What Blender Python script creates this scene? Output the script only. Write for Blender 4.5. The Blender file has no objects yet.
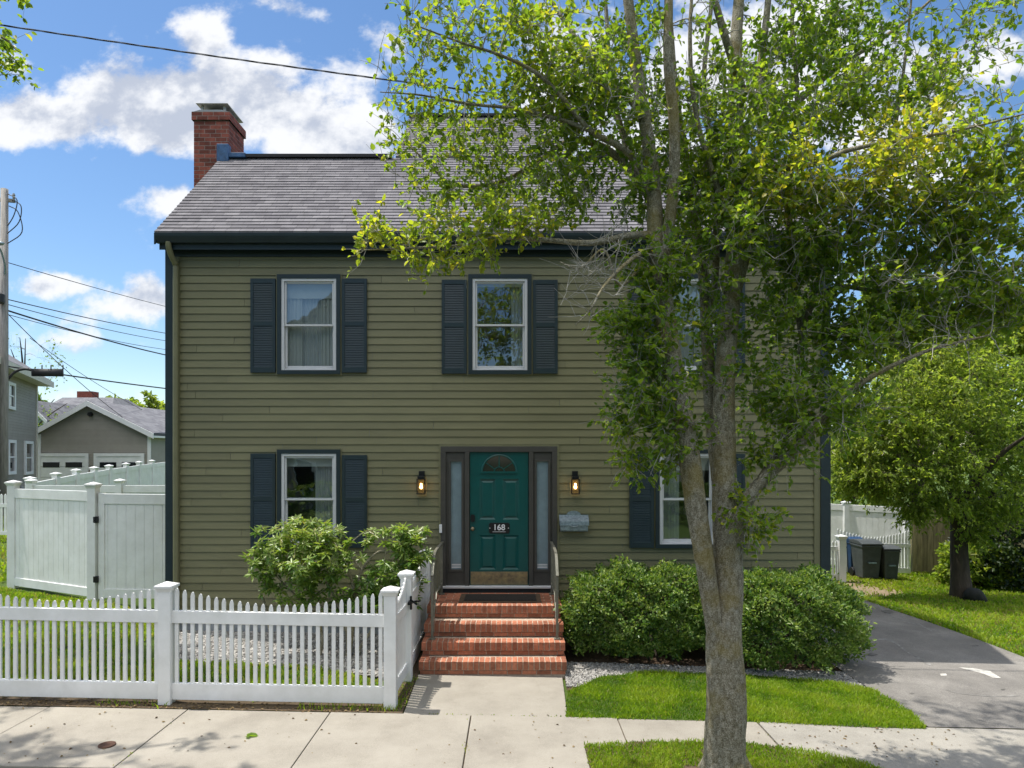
import bpy, math, random
import numpy as np
from mathutils import Vector, Matrix, kdtree

R = random.Random(7)
N = np.random.RandomState(11)
C = bpy.context.scene.collection
F, HZ, H = 683.0, 455.0, 2.8          # focal length in pixels, horizon row, eye height: used to read real sizes off the photograph


def W(px, py, d):
    return Vector(((px - 512) * d / F, d, H + (HZ - py) * d / F))


def S(t):
    t = np.clip(t, 0, 1)
    return t * t * (3 - 2 * t)


def gz(x, y):
    x = np.asarray(x, float); y = np.asarray(y, float)
    z = -0.02 * np.clip(x, -30, 30)
    z = z + 0.2 * S((-4.8 - x) / 2) * S((y - 8.5) / 3)
    z = z - 0.15 * S((x - 4) / 2) * S((y - 10) / 6)
    return z


def g(x, y):
    return float(gz(x, y))


def G(px, py):
    d = F * H / (py - HZ)
    for _ in range(6):
        d = F * (H - g((px - 512) * d / F, d)) / (py - HZ)
    return ((px - 512) * d / F, d)


# ------------------------------------------------------------------ materials
def nodes_of(name):
    m = bpy.data.materials.new(name); m.use_nodes = True
    nt = m.node_tree
    return m, nt, nt.nodes, nt.links, nt.nodes['Principled BSDF']


def mat(name, col, rough=0.6, var=0.12, scale=6.0, bump=0.0, bscale=60.0, metal=0.0, spec=0.4, tint=0.0,
        col2=None, stretch=(1, 1, 1), streak=0.0):
    """plain surface: base colour with two octaves of noise wear, an optional per-piece tint attribute and a bump"""
    m, nt, n, l, p = nodes_of(name)
    tc = n.new('ShaderNodeTexCoord'); mp = n.new('ShaderNodeMapping'); l.new(tc.outputs['Object'], mp.inputs['Vector'])
    mp.inputs['Scale'].default_value = stretch
    nz = n.new('ShaderNodeTexNoise'); nz.inputs['Scale'].default_value = scale; nz.inputs['Detail'].default_value = 6
    nz.inputs['Roughness'].default_value = 0.65
    l.new(mp.outputs[0], nz.inputs['Vector'])
    mix = n.new('ShaderNodeMix'); mix.data_type = 'RGBA'
    c2 = col2 or tuple(c * (1 - 2.2 * var) for c in col)
    c1 = tuple(min(1, c * (1 + var)) for c in col)
    mix.inputs[6].default_value = (*c2, 1); mix.inputs[7].default_value = (*c1, 1)
    rp = n.new('ShaderNodeMapRange'); rp.inputs[1].default_value = 0.28; rp.inputs[2].default_value = 0.72
    l.new(nz.outputs['Fac'], rp.inputs[0]); l.new(rp.outputs[0], mix.inputs[0])
    out = mix.outputs[2]
    if tint:
        at = n.new('ShaderNodeAttribute'); at.attribute_name = 'tint'
        mr = n.new('ShaderNodeMapRange'); mr.inputs[3].default_value = 1 - tint; mr.inputs[4].default_value = 1 + tint
        l.new(at.outputs['Fac'], mr.inputs[0])
        mu = n.new('ShaderNodeMix'); mu.data_type = 'RGBA'; mu.blend_type = 'MULTIPLY'; mu.inputs[0].default_value = 1
        cmb = n.new('ShaderNodeCombineColor')
        for i in range(3): l.new(mr.outputs[0], cmb.inputs[i])
        l.new(out, mu.inputs[6]); l.new(cmb.outputs[0], mu.inputs[7]); out = mu.outputs[2]
    l.new(out, p.inputs['Base Color'])
    p.inputs['Roughness'].default_value = rough; p.inputs['Metallic'].default_value = metal
    p.inputs['Specular IOR Level'].default_value = spec
    if bump:
        nb = n.new('ShaderNodeTexNoise'); nb.inputs['Scale'].default_value = bscale; nb.inputs['Detail'].default_value = 5
        l.new(mp.outputs[0], nb.inputs['Vector'])
        b = n.new('ShaderNodeBump'); b.inputs['Strength'].default_value = bump; b.inputs['Distance'].default_value = 0.02
        l.new(nb.outputs['Fac'], b.inputs['Height']); l.new(b.outputs[0], p.inputs['Normal'])
    return m


def leaf_mat(name, dark, mid, light, trans=0.4, rough=0.45, spec=0.35, yellow=None):
    """foliage: each leaf has its own tint (0 dark .. 1 light, above 1 yellowing); light passes through"""
    m, nt, n, l, p = nodes_of(name)
    at = n.new('ShaderNodeAttribute'); at.attribute_name = 'tint'
    cr = n.new('ShaderNodeValToRGB'); e = cr.color_ramp.elements
    e[0].position = 0.0; e[0].color = (*dark, 1); e[1].position = 0.75; e[1].color = (*light, 1)
    k = e.new(0.4); k.color = (*mid, 1)
    k = e.new(1.0); k.color = (*(yellow or light), 1)
    l.new(at.outputs['Fac'], cr.inputs[0]); l.new(cr.outputs[0], p.inputs['Base Color'])
    p.inputs['Roughness'].default_value = rough; p.inputs['Specular IOR Level'].default_value = spec
    tr = n.new('ShaderNodeBsdfTranslucent')
    gm = n.new('ShaderNodeMix'); gm.data_type = 'RGBA'; gm.blend_type = 'MULTIPLY'; gm.inputs[0].default_value = 1
    l.new(cr.outputs[0], gm.inputs[6]); gm.inputs[7].default_value = (1.9, 1.9, 0.8, 1)
    l.new(gm.outputs[2], tr.inputs['Color'])
    ms = n.new('ShaderNodeMixShader'); ms.inputs[0].default_value = trans
    l.new(p.outputs[0], ms.inputs[1]); l.new(tr.outputs[0], ms.inputs[2])
    l.new(ms.outputs[0], n['Material Output'].inputs['Surface'])
    return m


def glass_mat(name, ior=1.9, tint=(0.55, 0.62, 0.62), wob=0.012):
    m, nt, n, l, p = nodes_of(name)
    n.remove(p)
    gl = n.new('ShaderNodeBsdfGlossy'); gl.inputs['Roughness'].default_value = 0.01; gl.inputs['Color'].default_value = (0.92, 0.96, 1, 1)
    tr = n.new('ShaderNodeBsdfTransparent'); tr.inputs['Color'].default_value = (*tint, 1)
    lw = n.new('ShaderNodeLayerWeight'); lw.inputs['Blend'].default_value = .5; f0 = ((ior - 1) / (ior + 1)) ** 2   # Schlick, the same from both sides
    pw = n.new('ShaderNodeMath'); pw.operation = 'POWER'; pw.inputs[1].default_value = 4.5; l.new(lw.outputs['Facing'], pw.inputs[0])
    fr = n.new('ShaderNodeMath'); fr.operation = 'MULTIPLY_ADD'; fr.inputs[1].default_value = 1 - f0; fr.inputs[2].default_value = f0; l.new(pw.outputs[0], fr.inputs[0])
    tc = n.new('ShaderNodeTexCoord'); nz = n.new('ShaderNodeTexNoise'); nz.inputs['Scale'].default_value = 2.2
    l.new(tc.outputs['Object'], nz.inputs['Vector'])
    b = n.new('ShaderNodeBump'); b.inputs['Strength'].default_value = 0.25; b.inputs['Distance'].default_value = wob
    l.new(nz.outputs['Fac'], b.inputs['Height']); l.new(b.outputs[0], gl.inputs['Normal'])
    ms = n.new('ShaderNodeMixShader'); l.new(fr.outputs[0], ms.inputs[0]); l.new(tr.outputs[0], ms.inputs[1]); l.new(gl.outputs[0], ms.inputs[2])
    l.new(ms.outputs[0], n['Material Output'].inputs['Surface'])
    return m


def emit_mat(name, col, st):
    m, nt, n, l, p = nodes_of(name)
    p.inputs['Base Color'].default_value = (*col, 1)
    p.inputs['Emission Color'].default_value = (*col, 1); p.inputs['Emission Strength'].default_value = st
    return m


def shingle_mat(name, a, b, c, row=0.14, wid=0.32):
    """asphalt shingle tabs from the UVs (metres), each tab with its own shade"""
    m, nt, n, l, p = nodes_of(name)
    uv = n.new('ShaderNodeUVMap')
    br = n.new('ShaderNodeTexBrick'); br.inputs['Scale'].default_value = 1
    br.inputs['Brick Width'].default_value = wid; br.inputs['Row Height'].default_value = row
    br.inputs['Mortar Size'].default_value = 0.004; br.inputs['Mortar Smooth'].default_value = 0.3; br.inputs['Bias'].default_value = 0
    br.inputs['Color1'].default_value = (*a, 1); br.inputs['Color2'].default_value = (*b, 1); br.inputs['Mortar'].default_value = (*c, 1)
    br.offset = 0.37; br.offset_frequency = 2; br.squash = 0.8; br.squash_frequency = 3
    l.new(uv.outputs[0], br.inputs['Vector'])
    nz = n.new('ShaderNodeTexNoise'); nz.inputs['Scale'].default_value = 140; nz.inputs['Detail'].default_value = 3
    l.new(uv.outputs[0], nz.inputs['Vector'])
    n2 = n.new('ShaderNodeTexNoise'); n2.inputs['Scale'].default_value = 5.5; n2.inputs['Detail'].default_value = 5
    l.new(uv.outputs[0], n2.inputs['Vector'])
    ad = n.new('ShaderNodeMath'); ad.operation = 'ADD'; l.new(nz.outputs['Fac'], ad.inputs[0]); l.new(n2.outputs['Fac'], ad.inputs[1])
    mr = n.new('ShaderNodeMapRange'); mr.inputs[1].default_value = 0.6; mr.inputs[2].default_value = 1.4
    mr.inputs[3].default_value = 0.72; mr.inputs[4].default_value = 1.28; l.new(ad.outputs[0], mr.inputs[0])
    mu = n.new('ShaderNodeMix'); mu.data_type = 'RGBA'; mu.blend_type = 'MULTIPLY'; mu.inputs[0].default_value = 1
    cc = n.new('ShaderNodeCombineColor')
    for i in range(3): l.new(mr.outputs[0], cc.inputs[i])
    l.new(br.outputs['Color'], mu.inputs[6]); l.new(cc.outputs[0], mu.inputs[7]); l.new(mu.outputs[2], p.inputs['Base Color'])
    p.inputs['Roughness'].default_value = 0.95; p.inputs['Specular IOR Level'].default_value = 0.2
    bp = n.new('ShaderNodeBump'); bp.inputs['Strength'].default_value = 0.5; bp.inputs['Distance'].default_value = 0.008
    l.new(mu.outputs[2], bp.inputs['Height']); l.new(bp.outputs[0], p.inputs['Normal'])
    return m


def ground_mat(name, cols, s1=1.2, s2=25.0, bump=0.6, bs=70, rough=0.95, cracks=0.0):
    """soil, asphalt or concrete: broad patches, fine grains and (optionally) a few cracks"""
    m, nt, n, l, p = nodes_of(name)
    tc = n.new('ShaderNodeTexCoord')
    a = n.new('ShaderNodeTexNoise'); a.inputs['Scale'].default_value = s1; a.inputs['Detail'].default_value = 8; a.inputs['Roughness'].default_value = 0.7
    b = n.new('ShaderNodeTexNoise'); b.inputs['Scale'].default_value = s2; b.inputs['Detail'].default_value = 4
    for q in (a, b): l.new(tc.outputs['Object'], q.inputs['Vector'])
    cr = n.new('ShaderNodeValToRGB'); e = cr.color_ramp.elements
    e[0].position = 0.3; e[1].position = 0.7
    e[0].color = (*cols[0], 1); e[1].color = (*cols[-1], 1)
    if len(cols) > 2:
        k = e.new(0.5); k.color = (*cols[1], 1)
    mxf = n.new('ShaderNodeMath'); mxf.operation = 'MULTIPLY_ADD'; mxf.inputs[1].default_value = 0.45
    l.new(b.outputs['Fac'], mxf.inputs[0])
    h = n.new('ShaderNodeMath'); h.operation = 'MULTIPLY'; h.inputs[1].default_value = 0.55; l.new(a.outputs['Fac'], h.inputs[0])
    l.new(h.outputs[0], mxf.inputs[2]); l.new(mxf.outputs[0], cr.inputs[0])
    out = cr.outputs[0]
    if cracks:
        vo = n.new('ShaderNodeTexVoronoi'); vo.feature = 'DISTANCE_TO_EDGE'; vo.inputs['Scale'].default_value = cracks
        wn = n.new('ShaderNodeVectorMath'); wn.operation = 'MULTIPLY_ADD'; wn.inputs[1].default_value = (0.5, 0.5, 0.5)
        l.new(a.outputs['Color'], wn.inputs[0]); l.new(tc.outputs['Object'], wn.inputs[2]); l.new(wn.outputs[0], vo.inputs['Vector'])
        lt = n.new('ShaderNodeMath'); lt.operation = 'LESS_THAN'; lt.inputs[1].default_value = 0.006; l.new(vo.outputs['Distance'], lt.inputs[0])
        mk = n.new('ShaderNodeMath'); mk.operation = 'MULTIPLY'; mk.inputs[1].default_value = 0.5; l.new(lt.outputs[0], mk.inputs[0])
        mm = n.new('ShaderNodeMix'); mm.data_type = 'RGBA'; l.new(mk.outputs[0], mm.inputs[0]); l.new(out, mm.inputs[6])
        mm.inputs[7].default_value = (*[c * 0.35 for c in cols[0]], 1); out = mm.outputs[2]
    l.new(out, p.inputs['Base Color']); p.inputs['Roughness'].default_value = rough; p.inputs['Specular IOR Level'].default_value = 0.25
    nb = n.new('ShaderNodeTexNoise'); nb.inputs['Scale'].default_value = bs; nb.inputs['Detail'].default_value = 4
    l.new(tc.outputs['Object'], nb.inputs['Vector'])
    bp = n.new('ShaderNodeBump'); bp.inputs['Strength'].default_value = bump; bp.inputs['Distance'].default_value = 0.015
    l.new(nb.outputs['Fac'], bp.inputs['Height']); l.new(bp.outputs[0], p.inputs['Normal'])
    return m


M = {}
M['siding'] = mat('olive_vinyl', (0.185, 0.174, 0.092), 0.5, 0.07, 1.6, 0.08, 40, stretch=(0.6, 1, 2.5), tint=0.085)
M['navy'] = mat('navy_trim', (0.016, 0.029, 0.035), 0.45, 0.1, 4, 0.03, 50)
M['shutter'] = mat('blue_shutter', (0.019, 0.034, 0.041), 0.42, 0.08, 5)
M['olive_trim'] = mat('olive_trim', (0.175, 0.168, 0.092), 0.5, 0.06, 5)
M['white'] = mat('white_vinyl', (0.84, 0.84, 0.84), 0.35, 0.03, 3, 0.03, 40, col2=(0.70, 0.70, 0.68))
M['sash'] = mat('white_sash', (0.60, 0.60, 0.62), 0.4, 0.04, 5)
M['door'] = mat('teal_door', (0.0, 0.074, 0.071), 0.35, 0.06, 5, 0.02, 80)
M['brown'] = mat('brown_trim', (0.060, 0.056, 0.050), 0.5, 0.1, 6)
M['brass'] = mat('worn_brass', (0.34, 0.27, 0.15), 0.38, 0.35, 14, 0.1, 30, metal=0.85, col2=(0.16, 0.13, 0.11))
M['black'] = mat('black_metal', (0.014, 0.014, 0.016), 0.4, 0.1, 20, metal=0.3)
M['foundation'] = mat('foundation_grey', (0.32, 0.34, 0.36), 0.9, 0.15, 8, 0.3, 60)
M['brick'] = mat('step_brick', (0.37, 0.138, 0.078), 0.85, 0.20, 24, 0.35, 120, tint=0.32)
M['chimbrick'] = mat('chimney_brick', (0.25, 0.070, 0.050), 0.88, 0.22, 9, 0.3, 90, tint=0.42)
M['mortar'] = mat('mortar', (0.46, 0.36, 0.28), 0.95, 0.15, 20, 0.4, 90)
M['chimmortar'] = mat('chimney_mortar', (0.30, 0.25, 0.23), 0.95, 0.15, 20, 0.4, 90)
M['rail'] = mat('rail_paint', (0.185, 0.18, 0.145), 0.42, 0.15, 14, metal=0.2)
M['galv'] = mat('galvanised', (0.30, 0.37, 0.42), 0.42, 0.22, 26, 0.05, 40, metal=0.55)
M['flash'] = mat('blue_flashing', (0.05, 0.12, 0.26), 0.5, 0.25, 14)
M['capmetal'] = mat('cap_metal', (0.50, 0.46, 0.40), 0.5, 0.2, 9, metal=0.4)
M['mat'] = mat('rubber_mat', (0.028, 0.023, 0.020), 0.95, 0.2, 40, 0.5, 200)
M['matedge'] = mat('mat_edge', (0.10, 0.065, 0.04), 0.9, 0.2, 30, 0.4, 150)
def bark_mat(name, dk, md, lt):
    m, nt, n, l, p = nodes_of(name)
    tc = n.new('ShaderNodeTexCoord'); mp = n.new('ShaderNodeMapping'); mp.inputs['Scale'].default_value = (1, 1, .55); l.new(tc.outputs['Object'], mp.inputs[0])
    a = n.new('ShaderNodeTexNoise'); a.inputs['Scale'].default_value = 26; a.inputs['Detail'].default_value = 9; a.inputs['Roughness'].default_value = .75; l.new(mp.outputs[0], a.inputs['Vector'])
    f = n.new('ShaderNodeTexNoise'); f.inputs['Scale'].default_value = 95; f.inputs['Detail'].default_value = 4; f.inputs['Roughness'].default_value = .7; l.new(tc.outputs['Object'], f.inputs['Vector'])
    w = n.new('ShaderNodeTexVoronoi'); w.inputs['Scale'].default_value = 16; w.feature = 'DISTANCE_TO_EDGE'
    dm = n.new('ShaderNodeVectorMath'); dm.operation = 'MULTIPLY_ADD'; dm.inputs[1].default_value = (.14, .14, .14); l.new(a.outputs['Color'], dm.inputs[0]); l.new(mp.outputs[0], dm.inputs[2]); l.new(dm.outputs[0], w.inputs['Vector'])
    ad = n.new('ShaderNodeMath'); ad.operation = 'MULTIPLY_ADD'; ad.inputs[1].default_value = .55; l.new(f.outputs['Fac'], ad.inputs[0])
    h = n.new('ShaderNodeMath'); h.operation = 'MULTIPLY'; h.inputs[1].default_value = .45; l.new(a.outputs['Fac'], h.inputs[0]); l.new(h.outputs[0], ad.inputs[2])
    vm = n.new('ShaderNodeMapRange'); vm.inputs[1].default_value = 0; vm.inputs[2].default_value = .16; vm.inputs[3].default_value = -.025; vm.inputs[4].default_value = .03; l.new(w.outputs['Distance'], vm.inputs[0])
    a2 = n.new('ShaderNodeMath'); a2.operation = 'ADD'; l.new(ad.outputs[0], a2.inputs[0]); l.new(vm.outputs[0], a2.inputs[1])
    cr = n.new('ShaderNodeValToRGB'); e = cr.color_ramp.elements; e[0].position = .38; e[1].position = .61; e[0].color = (*dk, 1); e[1].color = (*lt, 1); k = e.new(.5); k.color = (*md, 1)
    l.new(a2.outputs[0], cr.inputs[0]); l.new(cr.outputs[0], p.inputs['Base Color']); p.inputs['Roughness'].default_value = .95; p.inputs['Specular IOR Level'].default_value = .15
    bp = n.new('ShaderNodeBump'); bp.inputs['Strength'].default_value = .9; bp.inputs['Distance'].default_value = .03; l.new(a2.outputs[0], bp.inputs['Height']); l.new(bp.outputs[0], p.inputs['Normal'])
    return m
M['bark'] = bark_mat('grey_bark', (.090, .078, .048), (.245, .218, .152), (.45, .42, .34))
M['twig'] = mat('grey_twig', (0.36, 0.34, 0.30), 0.9, 0.2, 14)
M['darkbark'] = mat('dark_bark', (0.070, 0.055, 0.042), 0.95, 0.25, 8, 0.9, 16, stretch=(1.5, 1.5, 0.4))
M['shingle'] = shingle_mat('grey_shingle', (0.126, 0.120, 0.134), (0.198, 0.189, 0.204), (0.078, 0.074, 0.082), .118, .25)
M['shingle2'] = shingle_mat('far_shingle', (0.13, 0.13, 0.145), (0.19, 0.19, 0.205), (0.10, 0.10, 0.11), 0.2, 0.45)
M['ridge'] = mat('ridge_vent', (0.03, 0.03, 0.034), 0.8, 0.1, 10)
M['greysiding'] = mat('grey_siding', (0.32, 0.295, 0.26), 0.7, 0.05, 2, tint=0.05)
M['mint'] = mat('mint_siding', (0.33, 0.45, 0.40), 0.7, 0.05, 2)
M['cream'] = mat('cream_trim', (0.62, 0.58, 0.50), 0.6, 0.06, 4)
M['farwhite'] = mat('white_paint', (0.78, 0.78, 0.79), 0.5, 0.05, 3)
M['pane'] = glass_mat('window_glass', 2.35, (.72, .78, .78))
M['darkpane'] = mat('dark_glass', (0.012, 0.014, 0.018), 0.06, 0.05, 3, spec=0.5)
M['frost'] = mat('frosted_glass', (0.17, 0.24, 0.28), 0.30, 0.10, 7, 0.25, 90, spec=0.8)
M['room'] = mat('room_wall', (0.16, 0.17, 0.19), 0.9, 0.05, 2)
M['shade'] = mat('window_shade', (0.55, 0.55, 0.53), 0.9, 0.05, 5)
M['wood'] = mat('weathered_wood', (0.28, 0.24, 0.13), 0.9, 0.25, 5, 0.4, 40, stretch=(4, 4, 0.5), tint=0.2)
M['pole'] = mat('pole_wood', (0.30, 0.28, 0.26), 0.9, 0.2, 5, 0.4, 20, stretch=(4, 4, 0.4))
M['bin'] = mat('bin_grey', (0.065, 0.072, 0.075), 0.5, 0.15, 8)
M['binblue'] = mat('bin_blue', (0.015, 0.05, 0.13), 0.5, 0.12, 8)
M['rubber'] = mat('dark_stone', (0.028, 0.030, 0.030), 0.85, 0.25, 7, 0.6, 20)
M['rust'] = mat('rusty_iron', (0.11, 0.055, 0.035), 0.8, 0.3, 30, 0.5, 90)
M['wire'] = mat('cable', (0.030, 0.030, 0.033), 0.6, 0.1, 5)
M['concrete'] = ground_mat('concrete', ((0.20, 0.180, 0.152), (0.315, 0.288, 0.245), (0.39, 0.36, 0.31)), 1.3, 150, 0.5, 190, 0.9)
M['apron'] = ground_mat('rough_concrete', ((0.22, 0.205, 0.18), (0.31, 0.29, 0.255), (0.40, 0.375, 0.33)), 2.2, 120, 0.6, 120, 0.92)
M['asphalt'] = ground_mat('old_asphalt', ((0.085, 0.080, 0.076), (0.190, 0.178, 0.163), (0.335, 0.315, 0.288)), 1.0, 95, 0.5, 160, 0.93, cracks=0.0)
M['road'] = ground_mat('road_asphalt', ((0.05, 0.05, 0.05), (0.08, 0.078, 0.076)), 0.6, 90, 0.5, 120, 0.9)
M['soil'] = ground_mat('soil', ((0.055, 0.038, 0.024), (0.10, 0.072, 0.045), (0.15, 0.115, 0.075)), 3, 45, 1.0, 60)
M['mulch'] = ground_mat('mulch', ((0.03, 0.019, 0.012), (0.075, 0.048, 0.032), (0.15, 0.11, 0.08)), 6, 50, 1.0, 50)
M['turf'] = ground_mat('turf', ((0.035, 0.062, 0.010), (0.06, 0.10, 0.014), (0.085, 0.11, 0.028)), 0.9, 30, 0.9, 60)
M['pebble'] = mat('pale_pebble', (0.33, 0.315, 0.295), 0.85, 0.1, 12, tint=0.45)
M['gravelbase'] = ground_mat('gravel_base', ((0.10, 0.095, 0.09), (0.24, 0.225, 0.21), (0.36, 0.34, 0.32)), 18, 70, 1.0, 55)
M['dust'] = mat('white_road_paint', (0.52, 0.50, 0.46), 0.95, 0.25, 16)

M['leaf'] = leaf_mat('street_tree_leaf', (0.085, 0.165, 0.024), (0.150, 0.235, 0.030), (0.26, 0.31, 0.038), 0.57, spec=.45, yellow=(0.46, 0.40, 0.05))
M['leaf2'] = leaf_mat('yard_tree_leaf', (0.10, 0.165, 0.028), (0.17, 0.245, 0.040), (0.27, 0.33, 0.07), 0.55, yellow=(0.22, 0.24, 0.06))
M['leaf3'] = leaf_mat('far_tree_leaf', (0.10, 0.16, 0.035), (0.16, 0.23, 0.05), (0.25, 0.30, 0.07), 0.5)
M['hedgeleaf'] = leaf_mat('hedge_leaf', (0.042, 0.100, 0.021), (0.115, 0.200, 0.036), (0.25, 0.325, 0.085), 0.36, 0.40, 0.4, yellow=(0.17, 0.20, 0.07))
M['rhodo'] = leaf_mat('rhododendron_leaf', (0.055, 0.130, 0.026), (0.125, 0.220, 0.038), (0.26, 0.33, 0.08), 0.38, 0.36, 0.55, yellow=(0.28, 0.26, 0.09))
M['grass'] = leaf_mat('grass_blade', (0.080, 0.160, 0.012), (0.165, 0.265, 0.016), (0.255, 0.345, 0.03), 0.5, 0.5, 0.3, yellow=(0.26, 0.24, 0.08))
M['darkleaf'] = leaf_mat('evergreen_leaf', (0.012, 0.024, 0.010), (0.020, 0.042, 0.014), (0.045, 0.075, 0.022), 0.2)


# ------------------------------------------------------------------ mesh helpers
class MB:
    def __init__(s):
        s.v = []; s.f = []; s.t = []; s.uv = None

    def add(s, vs, fs, tint=0.5):
        o = len(s.v)
        s.v += [tuple(map(float, q)) for q in vs]; s.f += [tuple(i + o for i in q) for q in fs]; s.t += [tint] * len(vs)

    def box(s, x0, x1, y0, y1, z0, z1, tint=0.5):
        s.add([(x0, y0, z0), (x1, y0, z0), (x1, y1, z0), (x0, y1, z0), (x0, y0, z1), (x1, y0, z1), (x1, y1, z1), (x0, y1, z1)],
              [(0, 3, 2, 1), (4, 5, 6, 7), (0, 1, 5, 4), (1, 2, 6, 5), (2, 3, 7, 6), (3, 0, 4, 7)], tint)

    def hexa(s, lo, hi, tint=0.5):
        """8-corner solid: four bottom corners, four top corners, both counter-clockwise"""
        s.add(list(lo) + list(hi), [(0, 3, 2, 1), (4, 5, 6, 7), (0, 1, 5, 4), (1, 2, 6, 5), (2, 3, 7, 6), (3, 0, 4, 7)], tint)

    def bar(s, a, b, w, h, tint=0.5):
        a = Vector(a); b = Vector(b); d = (b - a).normalized()
        u = Vector((0, 0, 1)) if abs(d.z) < 0.95 else Vector((0, 1, 0))
        sx = d.cross(u).normalized() * w / 2; sy = sx.normalized().cross(d) * h / 2
        s.add([a - sx - sy, a + sx - sy, a + sx + sy, a - sx + sy, b - sx - sy, b + sx - sy, b + sx + sy, b - sx + sy],
              [(0, 1, 2, 3), (7, 6, 5, 4), (0, 4, 5, 1), (1, 5, 6, 2), (2, 6, 7, 3), (3, 7, 4, 0)], tint)

    def prism(s, pts, ax, a0, a1, tint=0.5):
        """extrude a 2D outline along axis ax (0,1,2) from a0 to a1"""
        n = len(pts)
        def mk(p, a):
            return {0: (a, p[0], p[1]), 1: (p[0], a, p[1]), 2: (p[0], p[1], a)}[ax]
        s.add([mk(p, a0) for p in pts] + [mk(p, a1) for p in pts],
              [tuple(range(n)), tuple(range(2 * n - 1, n - 1, -1))] + [(i, i + n, (i + 1) % n + n, (i + 1) % n) for i in range(n)], tint)

    def tube(s, pts, rad, k=8, tint=0.5, cap=True, rough=0.0):
        pts = [Vector(p) for p in pts]
        vs = []; up = Vector((0.31, 0.17, 0.93)); n = len(pts)
        for i, p in enumerate(pts):
            d = (pts[min(i + 1, n - 1)] - pts[max(i - 1, 0)])
            d = d.normalized() if d.length > 1e-9 else Vector((0, 0, 1))
            if i == 0:
                a = d.cross(up if abs(d.dot(up)) < 0.9 else Vector((1, 0, 0))).normalized()
            else:
                a = (a - d * a.dot(d)).normalized()
            b = d.cross(a); r = rad[i] if hasattr(rad, '__len__') else rad
            for j in range(k):
                t = 2 * math.pi * j / k; rr = r * (1 + (rough * math.sin(3 * t + i * .35) + rough * R.uniform(-.6, .6) if rough else 0))
                vs.append(p + a * math.cos(t) * rr + b * math.sin(t) * rr)
        fs = [(i * k + j, i * k + (j + 1) % k, (i + 1) * k + (j + 1) % k, (i + 1) * k + j) for i in range(n - 1) for j in range(k)]
        if cap: fs += [tuple(range(k - 1, -1, -1)), tuple(range((n - 1) * k, n * k))]
        s.add(vs, fs, tint)

    def lathe(s, prof, c, k=16, tint=0.5, axis='z'):
        vs = []; n = len(prof)
        for r, z in prof:
            for j in range(k):
                t = 2 * math.pi * j / k; q = (r * math.cos(t), r * math.sin(t), z)
                if axis == 'y': q = (q[0], q[2], q[1])
                vs.append((c[0] + q[0], c[1] + q[1], c[2] + q[2]))
        fs = [(i * k + j, i * k + (j + 1) % k, (i + 1) * k + (j + 1) % k, (i + 1) * k + j) for i in range(n - 1) for j in range(k)]
        fs += [tuple(range(k - 1, -1, -1)), tuple(range((n - 1) * k, n * k))]
        s.add(vs, fs, tint)

    def build(s, name, m, parent=None, smooth=False, bevel=0.0, origin=None):
        me = bpy.data.meshes.new(name)
        o = bpy.data.objects.new(name, me)
        ox = Vector(origin) if origin is not None else (Vector(parent['base']) if parent is not None and 'base' in parent else Vector((0, 0, 0)))
        me.from_pydata([tuple(Vector(q) - ox) for q in s.v], [], s.f); me.update()
        return finish(o, me, m, parent, smooth, bevel, ox, s.t)


def finish(o, me, m, parent, smooth, bevel, ox, tint=None):
    C.objects.link(o); me.materials.append(m)
    if tint is not None:
        at = me.attributes.new('tint', 'FLOAT', 'POINT'); at.data.foreach_set('value', np.asarray(tint, np.float32))
    if smooth: me.polygons.foreach_set('use_smooth', [True] * len(me.polygons))
    if bevel:
        b = o.modifiers.new('bevel', 'BEVEL'); b.width = bevel; b.segments = 2; b.limit_method = 'ANGLE'; b.angle_limit = math.radians(50)
    if parent is not None:
        o.parent = parent
        root = parent
        while root.parent is not None: root = root.parent
        if parent is root: o.location = ox - Vector(root['base'])
        else: o.location = ox - Vector(parent['base'])
    else:
        o.location = ox
    o['base'] = tuple(ox)
    return o


def np_mesh(name, V, faces, tint, m, parent=None, smooth=False, kind=None, origin=(0, 0, 0)):
    """fast mesh: V (n,3), faces (k, c) constant corner count"""
    V = np.asarray(V, np.float32) - np.asarray(origin, np.float32); faces = np.asarray(faces, np.int32); k, c = faces.shape
    me = bpy.data.meshes.new(name)
    me.vertices.add(len(V)); me.vertices.foreach_set('co', V.ravel())
    me.loops.add(k * c); me.loops.foreach_set('vertex_index', faces.ravel())
    me.polygons.add(k); me.polygons.foreach_set('loop_start', np.arange(0, k * c, c, dtype=np.int32))
    me.polygons.foreach_set('loop_total', np.full(k, c, np.int32))
    me.update(calc_edges=True)
    o = bpy.data.objects.new(name, me)
    finish(o, me, m, parent, smooth, 0, Vector(origin), tint)
    if kind: o['kind'] = kind
    return o


def thing(name, label, cat, loc=(0, 0, 0), group=None):
    o = bpy.data.objects.new(name, None); C.objects.link(o); o.location = loc; o.empty_display_size = 0.2
    o['base'] = tuple(loc)
    return tag(o, label, cat, group)


def tag(o, label, cat, group=None):
    o['label'] = label; o['category'] = cat
    if group: o['group'] = group
    return o


def struct(o, kind='structure'):
    o['kind'] = kind
    return o


def catmull(pts, n=6):
    P = [Vector(p) for p in pts]; P = [P[0] * 2 - P[1]] + P + [P[-1] * 2 - P[-2]]; out = []
    for i in range(1, len(P) - 2):
        for k in range(n):
            t = k / n; a, b, c, d = P[i - 1], P[i], P[i + 1], P[i + 2]
            out.append(0.5 * ((2 * b) + (c - a) * t + (2 * a - 5 * b + 4 * c - d) * t * t + (3 * b - a - 3 * c + d) * t ** 3))
    return out + [P[-2]]


def lerp_list(r, n):
    return list(np.interp(np.linspace(0, len(r) - 1, n), range(len(r)), r))


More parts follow.
